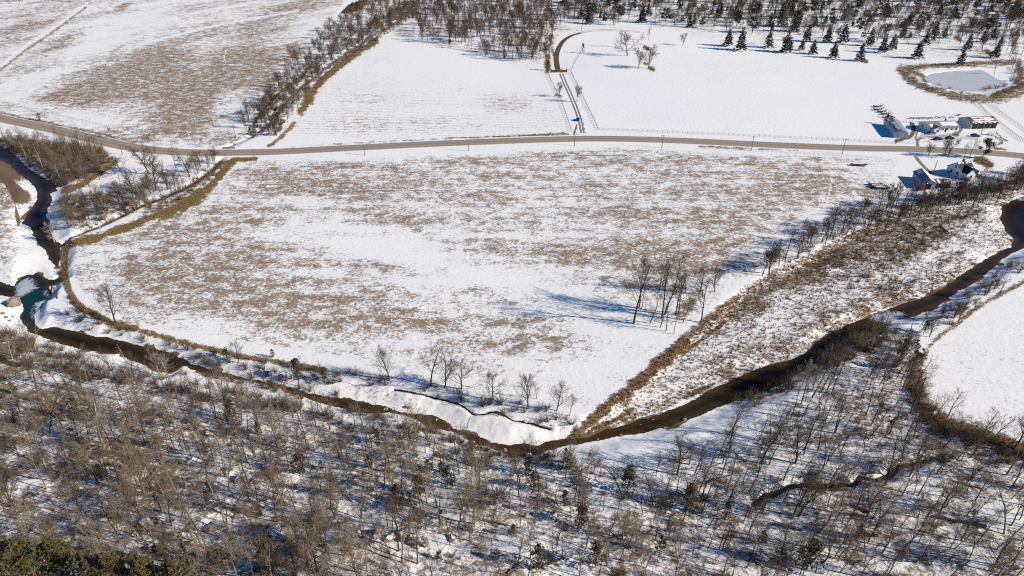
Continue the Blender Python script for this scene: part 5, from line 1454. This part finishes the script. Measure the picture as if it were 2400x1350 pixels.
# ------------------------------------------------------------------ shrubs
shrub_me = []
for i, a in enumerate(SHRUBS):
    me = mesh_np("shrub", a[0], [a[1], a[2]]); me.materials.append(M['brush']); shrub_me.append(me)
def shrub(x, y, z, s, i, label, group=None):
    o = link("shrub", shrub_me[i % 5], None, None, (x, y, z), label=label, category="shrub", group=group)
    o.scale = (s, s, s * .9); o.rotation_euler = (0, 0, random.random() * 6.28)
    return o
for px, py, s, lb in [(1489,118,1.5,"round brown shrub beside the dark tree in the upper field"), (1525,162,1.2,"brown shrub at the foot of the right round tree"), (1316,228,.9,"brown shrub at the foot of the west lane tree"), (1170,1160,2.6,"dark red brown bush in the woods below the confluence"), (1480,1115,2.0,"rusty cone shaped bush on the south snow"), (1590,1080,2.2,"dark twiggy bush casting blue shade on the south snow"), (2075,630,1.8,"round dark bush in the flood plain snow"), (2035,650,1.5,"smaller reddish bush in the flood plain snow"), (2090,680,1.7,"dark bush near the river on the flood plain"), (1300,1070,2.0,"tan bush on the creek shore by the confluence"),
    (2175,210,1.2,"first small bush on the near pond bank"), (2185,208,1.1,"second small bush on the near pond bank"), (2202,201,1.0,"third small bush on the near pond bank"), (2226,209,1.1,"lone bush on the ice edge of the pond"), (2308,212,1.6,"tall twiggy bush on the near pond shore"), (2320,209,1.8,"tallest twiggy bush on the near pond shore"), (2335,208,1.7,"dark bush near the pond's east corner"), (2352,203,1.9,"dense bush at the east end of the pond"), (2370,190,2.0,"big bush on the east pond bank"), (2380,170,2.2,"great tangled bush behind the east end of the pond")]:
    x, y, z = G(px, py); shrub(x, y, z, s, hash(lb) % 5 if False else len(lb), lb)
brush_items = []
def thicket(poly, spacing, seed, smin, smax, where, n_ind, thin=1.0):
    rng = np.random.default_rng(seed); k = 0
    xs, ys, zs = scatter(poly, spacing, seed)
    order = rng.permutation(len(xs))
    for j in order:
        x, y, z = xs[j], ys[j], zs[j]
        if rng.random() > thin: continue
        wd = wet(x, y)
        if wd < -.5: continue
        if np.min(np.hypot(W['road'][:, 0] - x, W['road'][:, 1] - y)) < 6: continue
        px, py = project(x, y, z); s = rng.uniform(smin, smax)
        if k < n_ind * .6 and -5 < px < 2405 and py < 1345:
            shrub(x, y, z, s, int(rng.integers(5)), f"brown leafless shrub {where}", f"shrubs {where}"); k += 1
        else: brush_items.append((SHRUBS[int(rng.integers(5))], x, y, z, s, rng.random() * 6.28, 0, 0))
thicket([(-20,330),(120,335),(235,345),(268,378),(200,418),(140,446),(95,420),(50,365),(-20,340)], 2.6, 1, .9, 1.7, "tangled in the creek thicket by the road", 40)
thicket([(145,470),(220,450),(260,455),(330,470),(320,500),(250,530),(170,555),(150,520)], 3.0, 2, .8, 1.4, "between the upper creek and the olive strip", 22)
thicket([(330,480),(430,440),(520,378),(540,380),(500,420),(430,470),(340,510)], 2.6, 3, .7, 1.2, "along the hedge ditch", 18)
thicket([(158,690),(200,720),(260,755),(330,775),(300,795),(230,785),(170,760),(150,720)], 2.4, 4, .7, 1.3, "on the bank below the field's west end", 22)
thicket([(330,785),(480,820),(620,845),(780,870),(860,880),(860,905),(760,905),(620,885),(480,850),(340,815)], 2.6, 5, .7, 1.3, "on the strip between field and dark creek", 30)
thicket([(860,880),(960,895),(1090,920),(1180,935),(1290,955),(1345,985),(1340,1010),(1240,985),(1120,955),(980,918),(870,905)], 2.6, 6, .7, 1.3, "along the lower field edge", 30)
thicket([(-20,770),(60,790),(130,815),(220,850),(340,880),(480,905),(640,930),(800,975),(800,1000),(600,960),(350,915),(150,880),(-20,850)], 2.5, 7, .8, 1.6, "on the south creek bank under the slope", 40)
thicket([(430,845),(640,880),(800,925),(860,945),(860,975),(700,935),(560,900),(430,880)], 2.4, 31, .7, 1.4, 'leaning over the narrow creek', 24)
thicket([(880,970),(1000,1000),(1100,1035),(1180,1060),(1270,1062),(1260,1075),(1150,1070),(1000,1020),(880,990)], 2.2, 32, .6, 1.1, 'overhanging the creek below the snow bar', 16)
thicket([(860,985),(960,990),(1060,1025),(1160,1060),(1280,1068),(1330,1085),(1480,1130),(1400,1125),(1250,1100),(1100,1075),(960,1030)], 2.6, 8, .7, 1.3, "along the creek shore near the confluence", 28)
thicket([(1720,945),(1790,895),(1850,855),(1920,800),(2000,775),(2060,765),(2080,800),(1980,850),(1900,885),(1830,920),(1760,960)], 2.0, 9, 1.0, 2.0, "crowding the shaded river bank", 34)
thicket([(2060,770),(2130,790),(2160,840),(2145,900),(2100,880),(2060,830)], 3.0, 10, .9, 1.7, "behind the cedars at the corner field", 14)
thicket([(2150,890),(2190,970),(2280,1010),(2430,1065),(2430,1120),(2280,1060),(2180,1010),(2130,950)], 2.0, 11, .9, 1.6, "along the olive edge of the corner field", 24)
thicket([(2200,740),(2300,660),(2400,595),(2430,610),(2300,700),(2210,780)], 3.0, 12, .7, 1.3, "between the river and the corner field", 16)
thicket([(1795,650),(1880,590),(1990,535),(2100,485),(2200,466),(2400,418),(2400,430),(2220,468),(2110,492),(2000,542),(1890,606)], 3.4, 13, .7, 1.3, "under the river side tree line", 26)
thicket([(2170,462),(2240,460),(2310,442),(2400,412),(2400,445),(2250,468),(2170,468)], 2.8, 14, .8, 1.4, "behind the farm sheds", 10)
thicket([(590,325),(600,270),(650,205),(720,150),(800,100),(890,40),(980,0),(990,30),(900,85),(770,165),(700,240),(650,320)], 4.2, 15, .8, 1.7, "in the hedgerow beside the lane", 18)
thicket([(100,560),(140,590),(150,640),(140,645),(130,600)], 2.5, 16, .6, 1.1, "on the cut bank above the upper creek", 6)
thicket([(-20,900),(1000,1060),(1480,1160),(1640,1200),(1640,1380),(-20,1380)], 4.3, 17, .35, .9, "under the trees of the near slope", 0)
thicket([(1650,1080),(1900,950),(2050,850),(2400,1080),(2400,1380),(1640,1380)], 3.8, 18, .35, 1.0, "under the trees of the east woods", 0, .8)
thicket([(1700,760),(1850,640),(2000,560),(2200,500),(2330,470),(2320,560),(2150,660),(1950,740),(1780,800)], 6.5, 19, .35, .75, "scattered on the flood plain", 0, .8)
thicket([(1900,610),(2100,510),(2330,450),(2385,458),(2340,480),(2230,560),(2060,640),(1950,690)], 3.3, 21, .4, .95, 'on the flood plain beside the tree line', 0, .85)
thicket([(1300,-40),(2420,-40),(2420,90),(1900,70),(1560,50)], 13, 23, .8, 1.6, 'in the hill wood', 0)
thicket([(960,90),(1290,-10),(1300,130),(1150,130)], 16, 20, .8, 1.3, "in the far wood", 0)
me = combine("brush", brush_items)
link("brush", me, M['brush'], kind="stuff", label="tangled leafless undergrowth filling the thickets and woods")
print("brush clumps", len(brush_items))

# ------------------------------------------------------------------ dry grass standing out of the snow
rng = np.random.default_rng(33)
def tufts(name, n, weight, label, m, hmin, hmax, seed):
    """bunches of blades where `weight` (per ground vertex) is high"""
    rng = np.random.default_rng(seed)
    area = (np.gradient(GX, axis=1) * np.gradient(GY, axis=0)).ravel()
    pr = np.clip(weight, 0, None) * np.abs(area); pr /= pr.sum()
    i = rng.choice(len(X), n, p=pr)
    cs = np.abs(np.gradient(GX, axis=1)).ravel()[i]
    bx = X[i] + (rng.random(n) - .5) * cs * 1.5; by = Y[i] + (rng.random(n) - .5) * cs * 1.5
    bz = height(bx, by)
    nb = 5
    bx = np.repeat(bx, nb); by = np.repeat(by, nb); bz = np.repeat(bz, nb); k = len(bx)
    h = rng.uniform(hmin, hmax, k); a = rng.random(k) * 6.283; ln = rng.normal(0, .32, (k, 2)) * h[:, None]
    wd = rng.uniform(.04, .09, k) * (h / hmax + .5)
    ox = rng.normal(0, .14, k); oy = rng.normal(0, .14, k)
    V = np.empty((k, 3, 3))
    V[:, 0] = np.stack([bx + ox + np.cos(a) * wd, by + oy + np.sin(a) * wd, bz - .04], 1)
    V[:, 1] = np.stack([bx + ox - np.cos(a) * wd, by + oy - np.sin(a) * wd, bz - .04], 1)
    V[:, 2] = np.stack([bx + ox + ln[:, 0], by + oy + ln[:, 1], bz + h], 1)
    me = mesh_np(name, V.reshape(-1, 3), [np.arange(3 * k).reshape(k, 3)])
    return link(name, me, m, kind="stuff", label=label)
band = np.clip(D - .55, 0, 1) * (SDW > .5) * (s_hill < 10) * (PX > -60) * (PX < 2460) * (PY < 1400) * (1 - mc) * (1 - mf) * (sd_road > 7)
tufts("dry_grass", 15000, band, "standing dry brown grass along the banks, strips and levee", M['drygrass'], .2, .6, 1)
weeds = mfl * (D ** .8) * (SDW > 1)
tufts("dry_weeds", 9000, weeds, "dead brown weeds scattered over the snowy flood plain", M['drygrass'], .3, .9, 2)

# ------------------------------------------------------------------ rocks, ledges, fallen logs
def rock(px, py, size, label, m='rock', seed=0, name="boulder", sq=(1, 1, .7), lift=.25):
    x, y, z = G(px, py)
    bpy_me = bpy.data.meshes.new(name)
    import bmesh
    bm = bmesh.new(); bmesh.ops.create_icosphere(bm, subdivisions=4, radius=1)
    co = np.array([v.co[:] for v in bm.verts]); r_ = np.random.default_rng(seed)
    # facet by a few cutting planes, then roughen
    size = size * (.62 if m == 'rock' else 1.0)
    for _ in range(12 if m == 'rock' else 9):
        nrm = r_.normal(0, 1, 3); nrm /= np.linalg.norm(nrm); d = r_.uniform(.38, .8) if m == 'rock' else r_.uniform(.45, .7)
        t = co @ nrm; over = t > d; co[over] -= np.outer(t[over] - d, nrm)
    nz = fbm(co[:, 0] * 3 + seed + co[:, 2] * 2, co[:, 1] * 3 + co[:, 2] * 2.5 + 40, seed, 4) - .5
    co *= (1 + nz * .35)[:, None]
    for v, c in zip(bm.verts, co): v.co = c * np.array(sq) * size
    bm.to_mesh(bpy_me); bm.free()
    o = link(name, bpy_me, M[m], None, (x, y, z + size * sq[2] * lift), label=label, category="rock")
    o.rotation_euler = (r_.uniform(-.2, .2), r_.uniform(-.2, .2), r_.random() * 6.28)
    return o
for i, (px, py, sz) in enumerate([(14,745,.9),(22,752,.7),(8,735,.8),(30,742,.6),(92,668,.5),(64,690,.4)]):
    rock(px, py, sz, "pale stone lying round the edge of the teal pool", 'boulder', 140 + i, "pool_stone")["group"] = "stones round the teal pool"
rock(38, 716, 2.3, "great pale squared boulder standing in the teal pool", 'boulder', 3, sq=(1.1, .9, 1.25), lift=.5)
for i, (px, py, s, lb) in enumerate([(400,975,3.2,"large snow capped boulder high on the west slope"), (390,955,1.6,"smaller boulder leaning on the large snow capped one"), (495,1020,2.4,"snowy boulder right of the large one on the west slope"), (330,1105,2.2,"slanted grey slab on the middle of the west slope"), (370,1115,2.0,"brown rock beside the slanted grey slab"), (440,1140,2.2,"dark rock outcrop under the yellow green cedar"), (505,1140,2.6,"snowy rock outcrop in the middle of the slope"), (560,1125,2.6,"brown mossy outcrop on the slope"), (600,1130,2.0,"rock at the end of the mossy outcrop"), (335,1235,3.2,"dark fissured crag low on the west slope"), (375,1225,2.4,"brown crag next to the dark fissured one"), (320,1255,2.0,"grey slab below the dark fissured crag"), (490,1240,2.8,"blue shaded crag in the lower slope"), (540,1250,2.0,"small rock beside the blue shaded crag"), (640,1250,3.0,"snowy crag above the bottom cedars"), (690,1270,2.6,"dark crag right of the snowy one"), (355,1290,2.2,"grey rock slab near the bottom of the slope"), (440,1280,2.4,"snow covered hump above the bottom cedars"),
    (650,950,1.8,"snow topped rock beside the creek"), (620,960,1.4,"low rock beside the snow topped one"), (940,1020,2.0,"white snow covered boulder on the creek shore"), (1105,1040,1.6,"pale boulder in snow on the south creek shore"), (1125,1050,1.4,"pale rock next to the shore boulder"), (1180,1057,1.0,"tan stone in the creek by the confluence"), (905,962,1.2,"tan stone between the two creek pools"), (960,955,1.6,"flat brown stone on the creek bar"), (1025,985,.9,"round stone in the olive creek water"), (1240,1075,2.2,"light tan outcrop under the confluence"), (1040,1200,1.8,"rock under the thin trunks of the middle slope"), (1060,1265,2.2,"dark rock right of the brown ledge"), (785,1190,1.6,"small snowy rock on the central slope"), (820,1290,2.0,"rock just below the brown ledge")]):
    rock(px, py, s, lb, 'rock' if s != 1.0 else 'boulder', 10 + i)
for i, (px, py, s) in enumerate([(885,1255,3.0),(915,1265,2.6),(940,1262,2.4),(965,1272,2.8),(995,1275,2.6)]):
    rock(px, py, s, ["first block of the long brown rock ledge, west end", "second block of the long brown rock ledge", "middle block of the long brown rock ledge", "fourth block of the long brown rock ledge", "last block of the long brown rock ledge, east end"][i], 'rock', 80 + i, "ledge_block", (1.3, .7, .8), .3)
for i, (px, py) in enumerate([(1530,985),(1560,1003),(1605,985),(1645,958),(1690,940),(1480,1010),(1455,1022),(1500,1000),(1400,1030),(1730,920)]):
    rock(px, py, .5 + .1 * (i % 4), "pale stone lying in the brown river shallows", 'boulder', 120 + i, "river_stone")["group"] = "stones in the river shallows"
def log(p, q, r, label):
    a = Vector(G(*p)); b = Vector(G(*q)); a.z += r * .8; b.z += r * .8
    T = Tubes(); n = 6
    P = np.array([a.lerp(b, k / n) for k in range(n + 1)]); P[1:-1] += RNG.normal(0, .12, (n - 1, 3)) * [1, 1, .3]
    T.tube(P, np.linspace(r, r * .55, n + 1), 7)
    for k in (2, 3, 4):
        d = (P[-1] - P[0]) / np.linalg.norm(P[-1] - P[0]); u = np.array([-d[1], d[0], .5]) * (1 if k % 2 else -1)
        T.tube(np.array([P[k], P[k] + u * .9 + d * .6, P[k] + u * 1.5 + d * 1.4]), [r * .4, r * .3, r * .12], 4)
    v, f4, f3 = T.arrays()
    link("fallen_log", mesh_np("fallen_log", v, [f4, f3]), M['log'], label=label, category="log")
log((2310,1235), (2182,1212), .40, "long fallen trunk lying across the lower east woods"); log((2036,1203), (1990,1183), .42, "short dark fallen trunk left of the long one in the east woods"); log((1242,1337), (1322,1310), .32, "fallen trunk in the lower central woods")
log((1215,1325), (1190,1345), .3, "short stump like log beside the central fallen trunk"); log((2145,540), (2130,525), .35, "short log in the snow under the river tree line"); log((2220,545), (2203,530), .38, "thick broken log under the river tree line"); log((135,700), (122,668), .2, "thin fallen pole lying on the snow spit of the pool"); log((1935,1148), (1990,1150), .3, "log lying beside the winding brook")
log((950,1222), (985,1218), .25, "small log on the snow above the brown ledge")

for i, (px, py, dx, dy, r, lb) in enumerate([(150,1130,60,-14,.3,"fallen trunk below the big pale tree of the west slope"), (520,1190,70,10,.28,"fallen trunk beside the blue shaded crag"), (760,1240,64,-20,.3,"fallen trunk left of the brown rock ledge"), (1130,1220,58,12,.26,"thin fallen trunk right of the open middle slope"), (1420,1270,66,-22,.28,"fallen trunk in the thin central woods"), (1660,1130,54,-16,.26,"fallen trunk on the open snow north of the brook's west end"), (1810,1230,70,14,.3,"fallen trunk just south of the brook's bend"), (2090,990,50,-24,.28,"fallen trunk under the olive field edge"), (60,960,56,12,.26,"fallen trunk on the upper west slope"), (2240,1130,58,16,.28,"fallen trunk in shade near the corner field woods")]):
    log((px, py), (px + dx, py + dy), r, lb)
